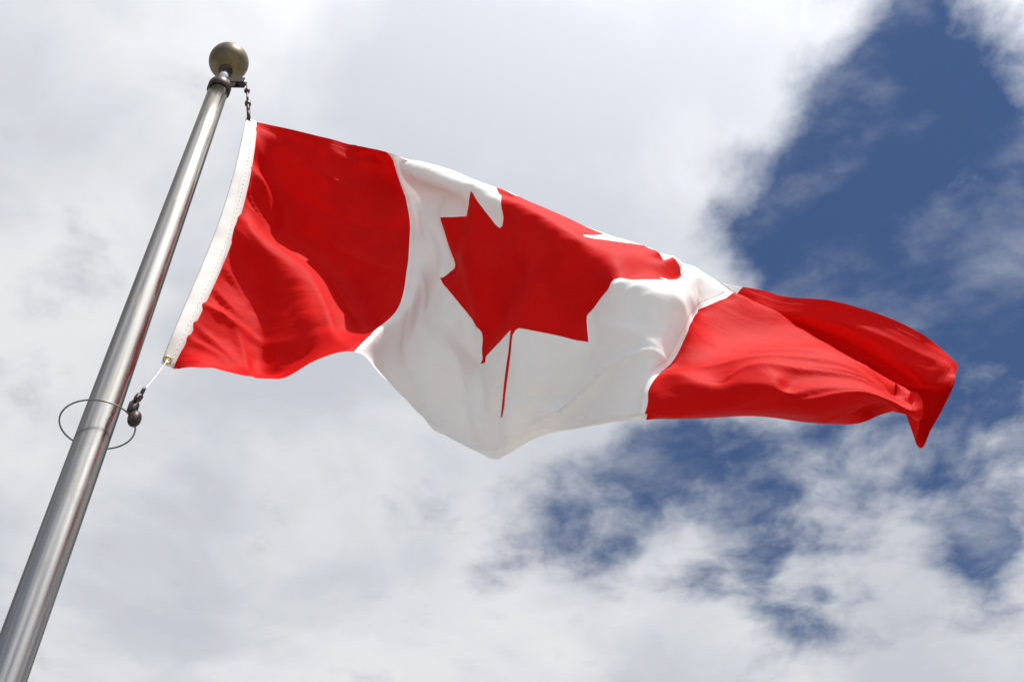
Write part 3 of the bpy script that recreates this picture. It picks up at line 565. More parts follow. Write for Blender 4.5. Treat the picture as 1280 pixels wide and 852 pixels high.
-569 22827 50896 -642 23130 50923 -654 23409 51052 -544 23450 51334 -465 23181 51457 -454 22894 51348 -442 22701 51111 -433 22516 50865 -452 22341 50594 -416 22342 50261 -418 22171 49999 -453 21978 49718 -498 21779 49435 -541 21588 49152 -627 21515 48830 -657 21700 48569 -642 21931 48339 -673 22122 48095 -729 22279 47836 -789 22425 47572 -844 22568 47301 -887 22716 47023 -904 22883 46752 -883 23078 46507 -833 23295 46291 -767 23527 46098 -689 23772 45917 -612 24024 45721 -559 24236 45491 -612 24400 45235 -678 24563 44978 -744 24770 44711 -804 24989 44450 -885 25199 44200 -992 25396 43969 -1115 25575 43750 -1249 25738 43526 -1389 25889 43298 -1513 26031 43056 -1599 25928 42779 -1634 25713 42551
-255 22861 50724 -344 23180 50738 -355 23459 50868 -248 23522 51148 -152 23277 51306 -128 22983 51222 -119 22781 50991 -124 22601 50741 -119 22404 50501 -84 22391 50161 -121 22201 49876 -175 22010 49592 -222 21822 49305 -270 21637 49016 -338 21485 48730 -404 21585 48441 -378 21836 48214 -400 22035 47981 -470 22165 47713 -535 22302 47447 -592 22440 47179 -641 22573 46906 -662 22728 46641 -632 22928 46409 -571 23155 46210 -501 23390 46024 -441 23616 45824 -415 23823 45591 -439 24000 45335 -500 24160 45079 -560 24326 44823 -628 24532 44557 -689 24749 44295 -758 24962 44035 -832 25170 43789 -913 25368 43568 -1008 25563 43350 -1112 25749 43130 -1215 25920 42899 -1296 25975 42608 -1379 25753 42387
32 22939 50517 -52 23241 50546 -58 23516 50682 50 23588 50960 157 23369 51146 195 23070 51090 201 22861 50866 187 22688 50613 199 22493 50377 204 22321 50092 171 22150 49795 119 21990 49495 66 21824 49197 16 21649 48903 -46 21486 48632 -145 21454 48342 -158 21639 48096 -183 21812 47843 -244 21970 47586 -305 22116 47323 -365 22258 47057 -416 22398 46789 -420 22570 46535 -372 22788 46324 -307 23019 46132 -255 23237 45922 -239 23431 45684 -271 23602 45430 -329 23762 45173 -385 23924 44918 -444 24090 44663 -513 24293 44400 -585 24506 44138 -655 24716 43878 -722 24920 43620 -777 25123 43379 -831 25333 43161 -895 25543 42946 -968 25738 42722 -986 25899 42461 -1123 25769 42219
323 23013 50317 236 23306 50349 237 23578 50494 348 23647 50771 462 23450 50976 515 23149 50945 517 22932 50728 499 22762 50472 469 22582 50225 475 22380 49959 450 22188 49671 407 21995 49385 355 21826 49089 304 21659 48795 239 21496 48517 138 21369 48256 52 21436 47968 24 21599 47710 -36 21748 47448 -98 21901 47189 -155 22052 46928 -188 22215 46670 -168 22418 46440 -115 22642 46237 -71 22856 46021 -65 23043 45777 -102 23209 45521 -158 23368 45264 -216 23528 45008 -275 23689 44753 -333 23855 44500 -405 24053 44241 -481 24262 43980 -555 24466 43720 -614 24670 43463 -642 24884 43210 -660 25106 42974 -692 25326 42761 -726 25547 42551 -717 25733 42307 -871 25760 42042
622 23087 50127 516 23376 50145 530 23639 50302 647 23698 50580 767 23522 50800 832 23222 50793 832 22998 50583 807 22822 50326 776 22643 50069 754 22439 49817 725 22229 49540 681 22040 49252 634 21865 48963 584 21693 48671 518 21522 48391 432 21364 48140 312 21298 47865 235 21394 47583 187 21543 47319 131 21697 47059 80 21859 46803 61 22046 46560 81 22260 46340 109 22468 46116 103 22651 45869 56 22813 45612 -1 22970 45355 -55 23131 45098 -109 23292 44842 -163 23455 44588 -221 23621 44335 -292 23816 44081 -368 24018 43822 -434 24220 43562 -472 24432 43309 -483 24654 43066 -488 24878 42820 -507 25099 42575 -532 25324 42360 -526 25526 42098 -616 25717 41818
926 23171 49949 788 23444 49929 824 23690 50108 945 23739 50386 1070 23585 50620 1147 23288 50638 1144 23059 50433 1111 22882 50182 1076 22694 49914 1031 22486 49652 998 22271 49397 959 22093 49113 910 21921 48827 856 21746 48537 791 21572 48257 709 21405 47999 606 21257 47747 484 21225 47466 442 21385 47207 389 21533 46942 337 21694 46685 309 21882 46444 300 22080 46208 277 22261 45961 224 22421 45705 163 22576 45447 105 22733 45190 46 22891 44933 -10 23051 44676 -44 23223 44423 -104 23388 44171 -178 23580 43919 -241 23780 43663 -287 23985 43408 -313 24198 43157 -328 24418 42914 -347 24634 42673 -374 24848 42418 -389 25079 42154 -386 25312 41888 -380 25549 41621
1228 23265 49773 1054 23507 49704 1121 23721 49912 1244 23767 50190 1373 23637 50437 1463 23347 50480 1454 23116 50277 1410 22934 50029 1347 22727 49768 1305 22528 49489 1289 22319 49242 1247 22143 48969 1190 21973 48683 1129 21799 48397 1065 21626 48116 991 21458 47853 890 21287 47608 772 21151 47359 684 21241 47079 638 21399 46820 580 21548 46557 529 21714 46304 481 21884 46054 421 22043 45799 358 22197 45542 299 22352 45285 239 22507 45029 180 22661 44773 116 22811 44517 32 22945 44259 -31 23115 44015 -64 23347 43754 -105 23556 43502 -143 23756 43252 -182 23954 42999 -220 24157 42746 -260 24359 42503 -296 24566 42268 -302 24816 42011 -274 25059 41753 -196 25295 41503
1390 23234 49463 1337 23536 49494 1420 23729 49718 1544 23783 49994 1676 23679 50251 1778 23397 50320 1761 23169 50115 1700 22977 49867 1619 22750 49613 1599 22582 49344 1584 22372 49089 1538 22188 48815 1477 22013 48536 1413 21846 48251 1356 21683 47972 1301 21526 47705 1196 21356 47464 1086 21194 47225 958 21138 46951 869 21249 46678 805 21394 46414 739 21546 46155 670 21699 45897 601 21851 45639 536 22005 45381 472 22157 45121 411 22310 44860 350 22462 44600 290 22625 44332 226 22820 44047 140 22979 43798 70 23154 43556 12 23340 43317 -42 23526 43076 -99 23713 42827 -156 23909 42574 -208 24112 42320 -252 24332 42073 -260 24574 41825 -199 24817 41580 -63 25055 41363
1616 23238 49193 1635 23527 49305 1721 23721 49527 1845 23788 49801 1981 23706 50064 2094 23439 50162 2067 23218 49951 2004 23031 49704 1926 22826 49453 1896 22641 49194 1871 22428 48936 1826 22233 48660 1770 22051 48383 1710 21895 48102 1666 21747 47828 1614 21597 47564 1503 21433 47328 1382 21260 47082 1251 21114 46821 1117 21103 46535 1045 21261 46275 974 21408 46011 899 21556 45751 827 21705 45492 758 21854 45231 692 22004 44970 628 22154 44707 563 22312 44436 502 22490 44155 441 22679 43881 358 22839 43633 265 22992 43384 178 23154 43138 97 23322 42893 21 23493 42649 -57 23675 42401 -135 23870 42146 -189 24093 41889 -161 24344 41647 -47 24587 41445 115 24822 41274
1897 23235 48979 1935 23505 49122 2021 23707 49337 2146 23778 49609 2285 23718 49876 2414 23474 50010 2374 23267 49787 2309 23083 49539 2233 22885 49289 2192 22696 49035 2151 22492 48774 2108 22289 48501 2066 22101 48228 2020 21952 47951 1978 21810 47681 1925 21665 47416 1802 21502 47185 1666 21322 46943 1526 21141 46685 1396 21047 46412 1304 21159 46140 1231 21304 45878 1156 21452 45619 1084 21600 45359 1014 21749 45099 948 21899 44835 882 22052 44566 816 22212 44291 750 22380 44011 679 22555 43734 594 22710 43482 500 22863 43232 404 23015 42983 311 23168 42733 220 23325 42485 126 23491 42234 30 23670 41980 8 23909 41743 93 24186 41581 232 24473 41501 369 24749 41428
2199 23218 48793 2229 23492 48929 2320 23692 49145 2447 23750 49418 2589 23710 49687 2735 23505 49861 2683 23314 49626 2615 23134 49374 2539 22941 49123 2487 22748 48872 2435 22550 48610 2394 22351 48341 2370 22157 48076 2332 22007 47801 2292 21864 47532 2238 21720 47266 2094 21566 47036 1926 21382 46791 1800 21208 46546 1695 21067 46293 1578 21069 46008 1504 21228 45755 1431 21384 45500 1361 21536 45242 1290 21685 44981 1224 21836 44714 1158 21990 44444 1092 22143 44174 1026 22296 43906 950 22460 43627 860 22621 43355 763 22769 43103 666 22918 42852 570 23067 42600 474 23218 42348 374 23375 42092 285 23543 41842 292 23811 41678 380 24105 41651 501 24409 41635 623 24724 41597
2511 23203 48621 2512 23494 48722 2617 23668 48952 2745 23696 49229 2891 23678 49498 3056 23533 49710 2995 23353 49470 2917 23192 49207 2839 23003 48953 2782 22799 48709 2734 22595 48457 2698 22398 48193 2679 22204 47930 2647 22050 47654 2610 21903 47385 2556 21759 47118 2354 21619 46873 2176 21467 46635 2095 21289 46399 1992 21118 46166 1870 21035 45897 1777 21158 45631 1709 21325 45382 1643 21490 45131 1576 21646 44874 1510 21797 44606 1444 21945 44336 1378 22094 44071 1313 22243 43808 1239 22397 43544 1158 22558 43269 1065 22712 43004 965 22861 42748 866 23007 42495 769 23153 42241 675 23300 41988 591 23458 41738 581 23736 41608 676 24027 41631 799 24331 41638 921 24618 41642
2823 23205 48447 2791 23505 48509 2914 23618 48765 3037 23607 49046 3189 23612 49312 3373 23557 49549 3288 23418 49289 3204 23278 49024 3132 23082 48776 3084 22855 48545 3044 22627 48318 3011 22419 48067 2995 22239 47792 2967 22081 47516 2932 21927 47242 2882 21777 46974 2699 21637 46751 2530 21497 46528 2419 21349 46282 2310 21194 46040 2183 21076 45786 2052 21089 45509 1964 21223 45246 1909 21403 45003 1855 21586 44761 1797 21754 44502 1739 21915 44233 1674 22062 43967 1602 22212 43708 1528 22359 43448 1453 22506 43190 1366 22665 42919 1271 22824 42658 1176 22981 42408 1080 23135 42159 985 23283 41906 895 23434 41654 843 23671 41465 906 23971 41436 1054 24234 41495 1232 24466 41589
2980 23265 48137 3082 23497 48312 3206 23515 48592 3327 23491 48873 3486 23522 49133 3677 23575 49365 3553 23527 49088 3470 23391 48825 3413 23181 48590 3382 22927 48376 3356 22668 48172 3326 22440 47948 3313 22271 47665 3291 22102 47384 3261 21940 47111 3223 21793 46844 3046 21662 46629 2875 21525 46413 2751 21379 46172 2629 21231 45921 2477 21100 45655 2331 21048 45383 2205 21093 45106 2140 21267 44855 2103 21471 44622 2065 21670 44378 2030 21877 44120 1987 22078 43853 1890 22200 43594 1807 22313 43327 1731 22427 43058 1641 22584 42809 1557 22768 42557 1469 22960 42315 1380 23136 42078 1286 23291 41829 1193 23439 41577 1117 23620 41340 1110 23902 41218 1294 24129 41312 1507 24284 41471
3214 23332 47882 3371 23404 48137 3478 23365 48422 3613 23367 48698 3779 23433 48948 3964 23564 49155 3824 23635 48892 3733 23511 48625 3685 23292 48399 3669 23019 48198 3661 22734 48013 3649 22473 47817 3627 22289 47559 3613 22125 47263 3594 21953 46988 3575 21819 46713 3391 21689 46504 3213 21551 46290 3079 21402 46053 2921 21242 45800 2758 21098 45530 2605 21003 45252 2453 20973 44972 2348 21104 44698 2308 21315 44455 2289 21541 44210 2264 21762 43957 2230 21964 43703 2143 22080 43440 2059 22179 43170 1988 22280 42898 1894 22453 42663 1811 22657 42424 1732 22868 42185 1651 23066 41951 1565 23239 41712 1481 23413 41473 1403 23595 41238 1307 23783 41014 1526 23956 41141 1744 24072 41323
3517 23358 47702 3621 23243 47966 3732 23193 48248 3888 23245 48507 4058 23352 48739 4230 23528 48923 4113 23708 48705 4006 23620 48431 3954 23407 48205 3944 23126 48010 3951 22825 47838 3955 22547 47658 3950 22330 47432 3924 22133 47167 3922 21989 46857 3937 21849 46583 3734 21718 46378 3541 21578 46158 3373 21420 45916 3196 21254 45663 3034 21106 45393 2878 20981 45112 2716 20915 44824 2556 20957 44528 2477 21152 44258 2475 21384 44021 2434 21567 43778 2360 21699 43513 2310 21840 43248 2262 21972 42978 2188 22124 42726 2094 22297 42489 2001 22488 42250 1912 22689 42011 1826 22888 41772 1746 23065 41534 1662 23241 41295 1570 23415 41057 1476 23602 40832 1716 23739 40966 1944 23845 41144
3860 23350 47621 3853 23092 47786 3988 23042 48056 4155 23138 48296 4322 23285 48507 4481 23487 48676 4412 23744 48524 4291 23707 48244 4225 23517 48011 4210 23241 47815 4226 22933 47651 4249 22635 47488 4259 22404 47281 4239 22217 47033 4246 22033 46756 4311 21879 46449 4061 21756 46231 3836 21616 45999 3636 21454 45760 3454 21300 45503 3287 21161 45228 3129 21032 44943 2968 20927 44650 2793 20877 44350 2639 20987 44056 2641 21201 43829 2558 21320 43561 2496 21458 43297 2435 21594 43031 2371 21747 42773 2302 21919 42528 2224 22100 42292 2135 22284 42062 2040 22479 41825 1948 22676 41586 1869 22854 41348 1790 23031 41109 1707 23211 40873 1621 23403 40649 1875 23519 40776 2114 23608 40948
4209 23295 47607 4119 23004 47575 4248 22930 47843 4415 23055 48068 4575 23234 48260 4727 23445 48425 4716 23741 48348 4590 23768 48069 4505 23607 47821 4477 23355 47619 4490 23050 47455 4536 22734 47312 4577 22456 47143 4540 22274 46881 4492 22131 46608 4474 22060 46262 4275 21866 46040 4076 21676 45819 3876 21512 45578 3684 21378 45315 3508 21254 45035 3344 21132 44748 3189 21014 44455 3031 20911 44160 2851 20857 43877 2697 20924 43623 2671 21061 43352 2618 21204 43088 2551 21362 42835 2477 21526 42588 2402 21695 42343 2324 21874 42105 2242 22061 41870 2150 22263 41635 2058 22460 41398 1977 22636 41160 1898 22814 40921 1818 22995 40686 1741 23191 40462 2008 23293 40575 2263 23368 40740
4506 23287 47419 4406 23000 47374 4506 22842 47616 4669 22996 47826 4823 23188 48009 4976 23395 48178 5019 23699 48175 4902 23798 47910 4805 23665 47649 4761 23430 47439 4744 23143 47261 4759 22829 47112 4844 22517 46976 4817 22248 46753 4743 22046 46469 4674 21855 46179 4510 21745 45889 4306 21658 45618 4088 21570 45365 3885 21465 45100 3712 21342 44822 3552 21214 44537 3400 21091 44247 3251 20970 43954 3089 20818 43683 2874 20677 43450 2846 20814 43176 2780 20950 42909 2694 21117 42666 2613 21283 42420 2532 21451 42175 2446 21630 41929 2351 21830 41686 2252 22043 41445 2161 22242 41209 2081 22418 40969 2000 22595 40731 1918 22776 40495 1842 22972 40272 2117 23069 40368 2396 23139 40535
4779 23291 47198 4699 22995 47181 4760 22770 47378 4916 22945 47576 5069 23141 47757 5225 23338 47933 5315 23623 48001 5224 23802 47770 5126 23674 47508 5071 23433 47304 5017 23168 47109 4953 22905 46887 4902 22627 46696 4843 22358 46480 4956 22098 46267 4809 22021 45962 4650 21910 45675 4475 21787 45398 4270 21673 45141 4094 21536 44887 3939 21372 44619 3791 21210 44346 3646 21050 44069 3499 20883 43797 3337 20705 43540 3148 20538 43296 3040 20572 43009 2966 20704 42741 2875 20868 42498 2784 21035 42256 2691 21207 42010 2588 21400 41759 2477 21611 41510 2369 21825 41262 2270 22028 41019 2189 22203 40779 2107 22378 40540 2023 22558 40305 1944 22749 40077 2216 22856 40170 2508 22928 40341
5087 23268 47032 5008 22988 47014 5028 22761 47143 5164 22903 47326 5314 23092 47505 5469 23284 47680 5579 23525 47784 5546 23739 47645 5458 23608 47418 5385 23356 47228 5305 23073 47052 5230 22778 46881 5175 22492 46690 5130 22347 46424 4981 22354 46104 4872 22255 45779 4753 22115 45474 4620 21953 45188 4474 21760 44931 4330 21547 44691 4189 21340 44444 4046 21146 44188 3902 20968 43921 3756 20797 43651 3604 20625 43385 3439 20457 43125 3252 20337 42853 3183 20485 42572 3079 20641 42326 2973 20807 42087 2860 20992 41840 2740 21194 41589 2621 21401 41337 2505 21613 41086 2396 21819 40834 2312 21993 40591 2229 22166 40350 2143 22345 40115 2064 22531 39884 2334 22637 39982 2589 22714 40136
5391 23216 46904 5367 23044 46932 5387 22937 47014 5466 22980 47134 5570 23096 47263 5674 23238 47378 5745 23383 47434 5749 23472 47377 5707 23405 47248 5646 23230 47097 5572 22996 46930 5495 22736 46743 5422 22483 46524 5337 22261 46279 5133 22109 46051 5005 21985 45764 4929 21866 45457 4839 21745 45142 4724 21609 44840 4588 21450 44558 4446 21267 44294 4304 21063 44046 4160 20889 43776 4015 20720 43504 3870 20550 43231 3716 20380 42964 3548 20223 42698 3412 20281 42400 3296 20435 42145 3169 20609 41904 3036 20800 41665 2905 20998 41418 2778 21200 41165 2655 21408 40914 2539 21613 40659 2450 21787 40409 2369 21952 40162 2283 22125 39923 2201 22312 39695 2465 22424 39803 2738 22519 39952
5688 23162 46769 5684 23069 46805 5702 23016 46863 5751 23037 46942 5818 23109 47029 5888 23201 47104 5937 23286 47137 5948 23322 47107 5924 23272 47021 5875 23143 46897 5807 22957 46741 5727 22738 46554 5638 22514 46334 5531 22306 46090 5394 22102 45871 5282 21898 45654 5175 21700 45391 5054 21531 45109 4932 21385 44814 4817 21252 44511 4700 21118 44209 4567 20970 43919 4425 20803 43646 4281 20647 43367 4146 20490 43085 4008 20330 42805 3853 20190 42524 3680 20137 42224 3542 20287 41955 3389 20453 41707 3234 20629 41477 3090 20819 41244 2954 21012 40996 2818 21212 40743 2694 21414 40488 2601 21584 40235 2521 21741 39983 2441 21901 39733 2356 22082 39501 2605 22217 39618 2872 22321 39760
5981 23106 46631 5977 23062 46655 5986 23043 46690 6014 23063 46742 6059 23116 46802 6109 23182 46855 6147 23236 46880 6159 23253 46862 6142 23209 46795 6097 23105 46685 6029 22950 46538 5946 22759 46355 5853 22549 46141 5753 22337 45906 5632 22140 45679 5512 21951 45454 5410 21755 45204 5314 21556 44951 5204 21368 44677 5093 21183 44400 4971 21011 44118 4840 20870 43824 4701 20753 43523 4553 20639 43225 4414 20501 42934 4291 20347 42642 4160 20201 42349 3979 20202 42049 3812 20300 41779 3654 20410 41519 3494 20528 41275 3317 20672 41057 3155 20853 40827 3010 21040 40577 2869 21229 40319 2771 21395 40064 2692 21544 39807 2619 21683 39542 2535 21854 39303 2763 22015 39432 3013 22127 39571
6269 23050 46487 6253 23039 46489 6246 23043 46501 6258 23073 46530 6289 23124 46574 6330 23183 46620 6365 23228 46647 6380 23240 46636 6364 23202 46578 6317 23113 46474 6243 22979 46328 6150 22808 46146 6050 22611 45936 5959 22397 45710 5864 22191 45489 5748 22018 45257 5643 21860 45009 5515 21708 44774 5359 21587 44527 5203 21432 44258 5096 21251 43977 4995 21091 43682 4885 20952 43380 4770 20806 43083 4632 20666 42793 4516 20514 42499 4418 20381 42191 4208 20433 41916 4063 20490 41643 3927 20554 41373 3787 20618 41106 3608 20665 40861 3399 20740 40649 3227 20897 40415 3085 21079 40164 2975 21232 39903 2898 21363 39636 2844 21486 39359 2741 21640 39114 2933 21808 39281 3183 21944 39393
6552 22992 46338 6512 23007 46308 6483 23033 46290 6477 23077 46299 6501 23139 46339 6545 23207 46391 6588 23259 46430 6609 23276 46431 6593 23243 46376 6539 23163 46266 6451 23043 46113 6339 22891 45926 6218 22712 45715 6116 22513 45493 6062 22298 45286 5990 22101 45071 5925 21941 44821 5751 21846 44590 5561 21770 44359 5346 21663 44114 5154 21525 43855 5091 21354 43557 4998 21207 43253 4887 21060 42955 4733 20931 42669 4631 20802 42383 4549 20692 42093 4415 20692 41799 4268 20753 41536 4128 20822 41271 3998 20877 40999 3850 20885 40733 3674 20846 40486 3478 20835 40250 3307 20940 40009 3209 21093 39763 3155 21212 39487 3086 21287 39201 2982 21434 38957 3105 21516 39227 3307 21745 39194
6830 22932 46182 6755 22970 46107 6692 23016 46049 6662 23078 46037 6688 23164 46085 6749 23257 46163 6815 23331 46234 6855 23362 46256 6838 23330 46196 6771 23250 46069 6663 23139 45898 6523 23002 45699 6375 22839 45485 6252 22652 45264 6244 22426 45069 6273 22180 44896 6236 21985 44666 6024 21974 44415 5791 21887 44185 5553 21810 43941 5310 21736 43699 5080 21641 43452 5017 21495 43148 4911 21354 42853 4804 21253 42551 4733 21122 42283 4641 21020 42009 4560 20999 41715 4435 21046 41440 4317 21097 41162 4179 21160 40895 4022 21176 40634 3857 21128 40384 3708 21050 40132 3584 20948 39877 3446 20925 39612 3335 20952 39335 3312 21059 39056 3228 21220 38816 3330 21279 39098 3297 21545 38963
7102 22871 46019 6980 22931 45882 6865 22997 45764 6789 23074 45715 6833 23200 45798 6936 23336 45933 7051 23452 46065 7134 23510 46136 7107 23463 46050 7020 23368 45883 6886 23259 45679 6715 23140 45468 6562 22973 45264 6473 22760 45073 6542 22508 44920 6600 22232 44777 6514 22038 44538 6296 21992 44268 6059 21943 44014 5815 21886 43770 5579 21819 43525 5380 21747 43285 5230 21671 43011 5110 21572 42729 5020 21476 42447 4948 21373 42167 4856 21271 41892 4792 21220 41595 4710 21175 41303 4586 21156 41022 4448 21147 40747 4292 21141 40482 4129 21058 40235 3991 20904 40008 3856 20749 39779 3745 20785 39496 3638 20825 39212 3573 20896 38921 3542 21109 38706 3603 21347 38890 3560 21632 39088
7360 22804 45840 7185 22895 45626 7000 22992 45421 6811 23063 45283 6919 23264 45467 7091 23458 45690 7282 23635 45914 7471 23749 46106 7381 23636 45915 7268 23498 45677 7114 23400 45435 6906 23326 45230 6810 23099 45057 6783 22828 44922 6877 22567 44792 6910 22309 44629 6770 22139 44389 6558 22060 44120 6328 22010 43859 6094 21953 43605 5877 21894 43358 5688 21827 43120 5528 21773 42859 5399 21701 42589 5303 21613 42310 5220 21516 42030 5142 21416 41750 5071 21329 41463 4980 21241 41169 4859 21171 40882 4723 21111 40608 4576 21044 40346 4423 20930 40105 4284 20773 39870 4148 20614 39636 4033 20645 39352 3948 20741 39073 3873 20851 38797 3872 21123 38655 3899 21379 38826 3865 21621 39078
7516 22671 45563 7337 22768 45337 7143 22864 45125 7028 23117 45011 7170 23278 45231 7356 23446 45473 7557 23605 45711 7764 23766 45920 7569 23843 45703 7402 23747 45467 7273 23637 45217 7125 23485 44998 7120 23196 44896 7120 22905 44794 7214 22633 44666 7226 22362 44484 7046 22226 44229 6823 22155 43967 6596 22100 43705 6375 22033 43443 6177 21971 43195 5997 21895 42958 5837 21830 42703 5707 21758 42434 5611 21670 42155 5529 21571 41875 5453 21466 41596 5364 21353 41323 5258 21236 41038 5136 21129 40754 4998 21032 40487 4857 20937 40228 4719 20830 39975 4589 20706 39725 4459 20583 39475 4315 20528 39208 4225 20646 38939 4157 20807 38686 4179 21109 38637 4203 21345 38831 4171 21603 39062
7668 22544 45274 7498 22648 45046 7308 22755 44832 7326 23058 44826 7467 23218 45046 7639 23376 45271 7817 23540 45479 7985 23732 45648 7803 23861 45441 7599 23903 45215 7410 23870 44976 7431 23596 44845 7445 23295 44769 7448 22995 44666 7547 22708 44531 7533 22427 44322 7313 22318 44070 7088 22251 43808 6867 22184 43544 6665 22114 43285 6482 22037 43036 6309 21945 42799 6150 21859 42550 6024 21770 42284 5930 21670 42009 5848 21560 41733 5760 21441 41463 5654 21310 41195 5536 21172 40919 5408 21039 40643 5270 20920 40380 5134 20818 40120 5007 20736 39852 4890 20667 39575 4769 20579 39307 4595 20462 39075 4492 20571 38806 4446 20779 38585 4485 21080 38628 4509 21319 38820 4511 21554 39019
7866 22407 45019 7710 22534 44789 7536 22666 44576 7613 22951 44650 7754 23130 44855 7910 23305 45053 8069 23493 45235 8216 23715 45384 8025 23826 45172 7827 23918 44946 7628 23958 44701 7768 23695 44767 7774 23383 44646 7769 23081 44524 7814 22779 44395 7767 22543 44169 7567 22419 43910 7353 22330 43647 7153 22249 43383 6968 22169 43126 6793 22079 42879 6624 21973 42643 6468 21863 42402 6344 21748 42145 6251 21628 41877 6161 21502 41611 6055 21368 41349 5935 21223 41083 5807 21072 40812 5675 20924 40541 5537 20789 40280 5404 20679 40017 5284 20607 39739 5180 20575 39441 5079 20550 39144 4859 20392 38935 4752 20488 38664 4741 20742 38492 4801 21027 38589 4847 21261 38782 4869 21495 38980
8119 22284 44811 7967 22415 44579 7807 22567 44368 7891 22845 44463 8029 23048 44647 8177 23246 44827 8327 23454 44996 8467 23684 45139 8276 23801 44929 8077 23896 44700 7898 23962 44459 8086 23785 44623 8098 23461 44505 8081 23164 44363 8080 22879 44225 8011 22647 44019 7830 22488 43765 7638 22380 43498 7454 22291 43233 7278 22201 42973 7107 22095 42725 6940 21972 42492 6787 21838 42261 6665 21698 42015 6564 21558 41761 6456 21418 41505 6335 21271 41244 6207 21117 40978 6075 20959 40708 5941 20804 40441 5806 20658 40179 5669 20530 39919 5535 20439 39645 5406 20378 39357 5261 20316 39066 5102 20269 38792 5014 20402 38529 5045 20687 38420 5116 20958 38546 5187 21188 38738 5226 21421 38935
8387 22161 44621 8243 22302 44390 8096 22473 44182 8158 22765 44249 8293 22980 44421 8437 23189 44593 8585 23400 44760 8728 23625 44910 8554 23786 44717 8365 23891 44497 8197 23977 44257 8396 23844 44447 8417 23533 44348 8384 23248 44187 8356 22982 44035 8269 22722 43868 8116 22515 43639 7935 22403 43371 7758 22316 43099 7587 22216 42833 7420 22089 42580 7256 21940 42347 7106 21785 42126 6976 21627 41895 6860 21472 41655 6737 21323 41401 6608 21169 41138 6476 21011 40869 6344 20851 40598 6210 20691 40331 6073 20535 40070 5928 20389 39814 5773 20266 39549 5616 20174 39262 5462 20112 38958 5327 20123 38643 5288 20325 38412 5345 20624 38368 5428 20889 38501 5526 21114 38685 5584 21345 38881
8662 22045 44437 8538 22214 44212 8396 22393 44008 8415 22698 44019 8549 22917 44187 8693 23128 44357 8841 23339 44523 8984 23563 44677 8851 23796 44531 8665 23904 44312 8502 24000 44072 8708 23880 44264 8733 23586 44177 8677 23329 43994 8616 23081 43822 8519 22825 43671 8401 22580 43492 8234 22421 43250 8060 22327 42980 7889 22214 42710 7720 22061 42456 7559 21885 42223 7409 21711 42005 7272 21542 41782 7143 21381 41548 7011 21228 41292 6878 21071 41025 6746 20909 40752 6614 20748 40479 6479 20587 40209 6337 20428 39945 6182 20272 39685 6015 20128 39417 5848 20025 39126 5700 19989 38811 5565 20000 38493 5570 20258 38310 5646 20567 38312 5751 20828 38443 5866 21053 38619 5942 21281 38811
8951 21959 44257 8850 22161 44049 8703 22330 43841 8670 22630 43787 8802 22854 43949 8945 23068 44116 9092 23282 44281 9232 23508 44432 9146 23788 44343 8966 23916 44130 8808 24022 43892 9022 23910 44080 9047 23616 43996 8960 23408 43787 8864 23187 43597 8758 22943 43443 8654 22694 43295 8530 22464 43112 8355 22325 42865 8178 22190 42605 8008 22012 42357 7849 21818 42122 7699 21634 41896 7556 21460 41670 7417 21294 41432 7281 21138 41174 7148 20977 40904 7016 20813 40628 6883 20653 40351 6744 20496 40075 6594 20341 39799 6433 20190 39527 6264 20050 39255 6096 19934 38969 5943 19885 38658 5812 19905 38336 5848 20210 38187 5966 20528 38224 6088 20783 38363 6205 21010 38535 6303 21237 38718
9300 21965 44117 9173 22134 43895 9015 22283 43679 8930 22553 43563 9049 22797 43705 9191 23015 43867 9336 23231 44030 9475 23457 44183 9415 23751 44122 9242 23895 43913 9095 24040 43690 9345 23926 43907 9356 23640 43807 9231 23496 43567 9106 23301 43367 8992 23063 43210 8898 22804 43074 8800 22536 42940 8650 22335 42736 8465 22159 42502 8297 21955 42272 8137 21759 42030 7983 21573 41789 7834 21395 41553 7690 21223 41309 7551 21060 41048 7417 20895 40776 7284 20732 40496 7148 20574 40214 7007 20423 39931 6856 20281 39649 6693 20152 39367 6520 20038 39084 6350 19932 38797 6197 19831 38498 6068 19850 38173 6118 20171 38046 6263 20480 38113 6417 20742 38264 6541 20978 38437 6658 21207 38606
9653 21981 43968 9499 22122 43744 9331 22252 43523 9201 22472 43354 9287 22750 43451 9429 22970 43610 9574 23186 43773 9712 23412 43927 9663 23710 43877 9487 23846 43665 9327 23982 43441 9546 24057 43637 9603 23763 43573 9490 23600 43339 9353 23412 43138 9231 23179 42979 9131 22920 42845 9041 22656 42715 8921 22402 42558 8740 22169 42368 8581 21936 42160 8423 21738 41918 8266 21545 41671 8113 21357 41428 7965 21175 41178 7823 21005 40915 7688 20837 40642 7556 20674 40362 7420 20520 40079 7278 20377 39792 7126 20247 39505 6962 20135 39218 6786 20051 38930 6602 20003 38636 6416 19971 38340 6377 19852 38059 6410 20126 37924 6548 20427 37994 6718 20691 38149 6874 20946 38330 7009 21172 38490
10001 22004 43809 9824 22123 43588 9646 22239 43365 9487 22403 43160 9520 22706 43191 9661 22930 43346 9804 23147 43509 9942 23371 43665 9955 23676 43687 9772 23785 43466 9599 23893 43237 9703 24163 43328 9844 23893 43336 9735 23722 43105 9596 23525 42905 9475 23288 42750 9378 23025 42621 9295 22746 42507 9173 22458 42377 8985 22222 42199 8827 21990 41988 8688 21767 41764 8540 21554 41530 8390 21350 41291 8243 21156 41042 8100 20980 40779 7964 20808 40508 7831 20645 40228 7696 20493 39943 7553 20355 39655 7401 20230 39367 7238 20124 39081 7066 20038 38802 6893 19961 38519 6750 19881 38259 6704 19824 37961 6736 20086 37804 6843 20371 37869 7005 20636 38031 7183 20880 38209 7362 21122 38389
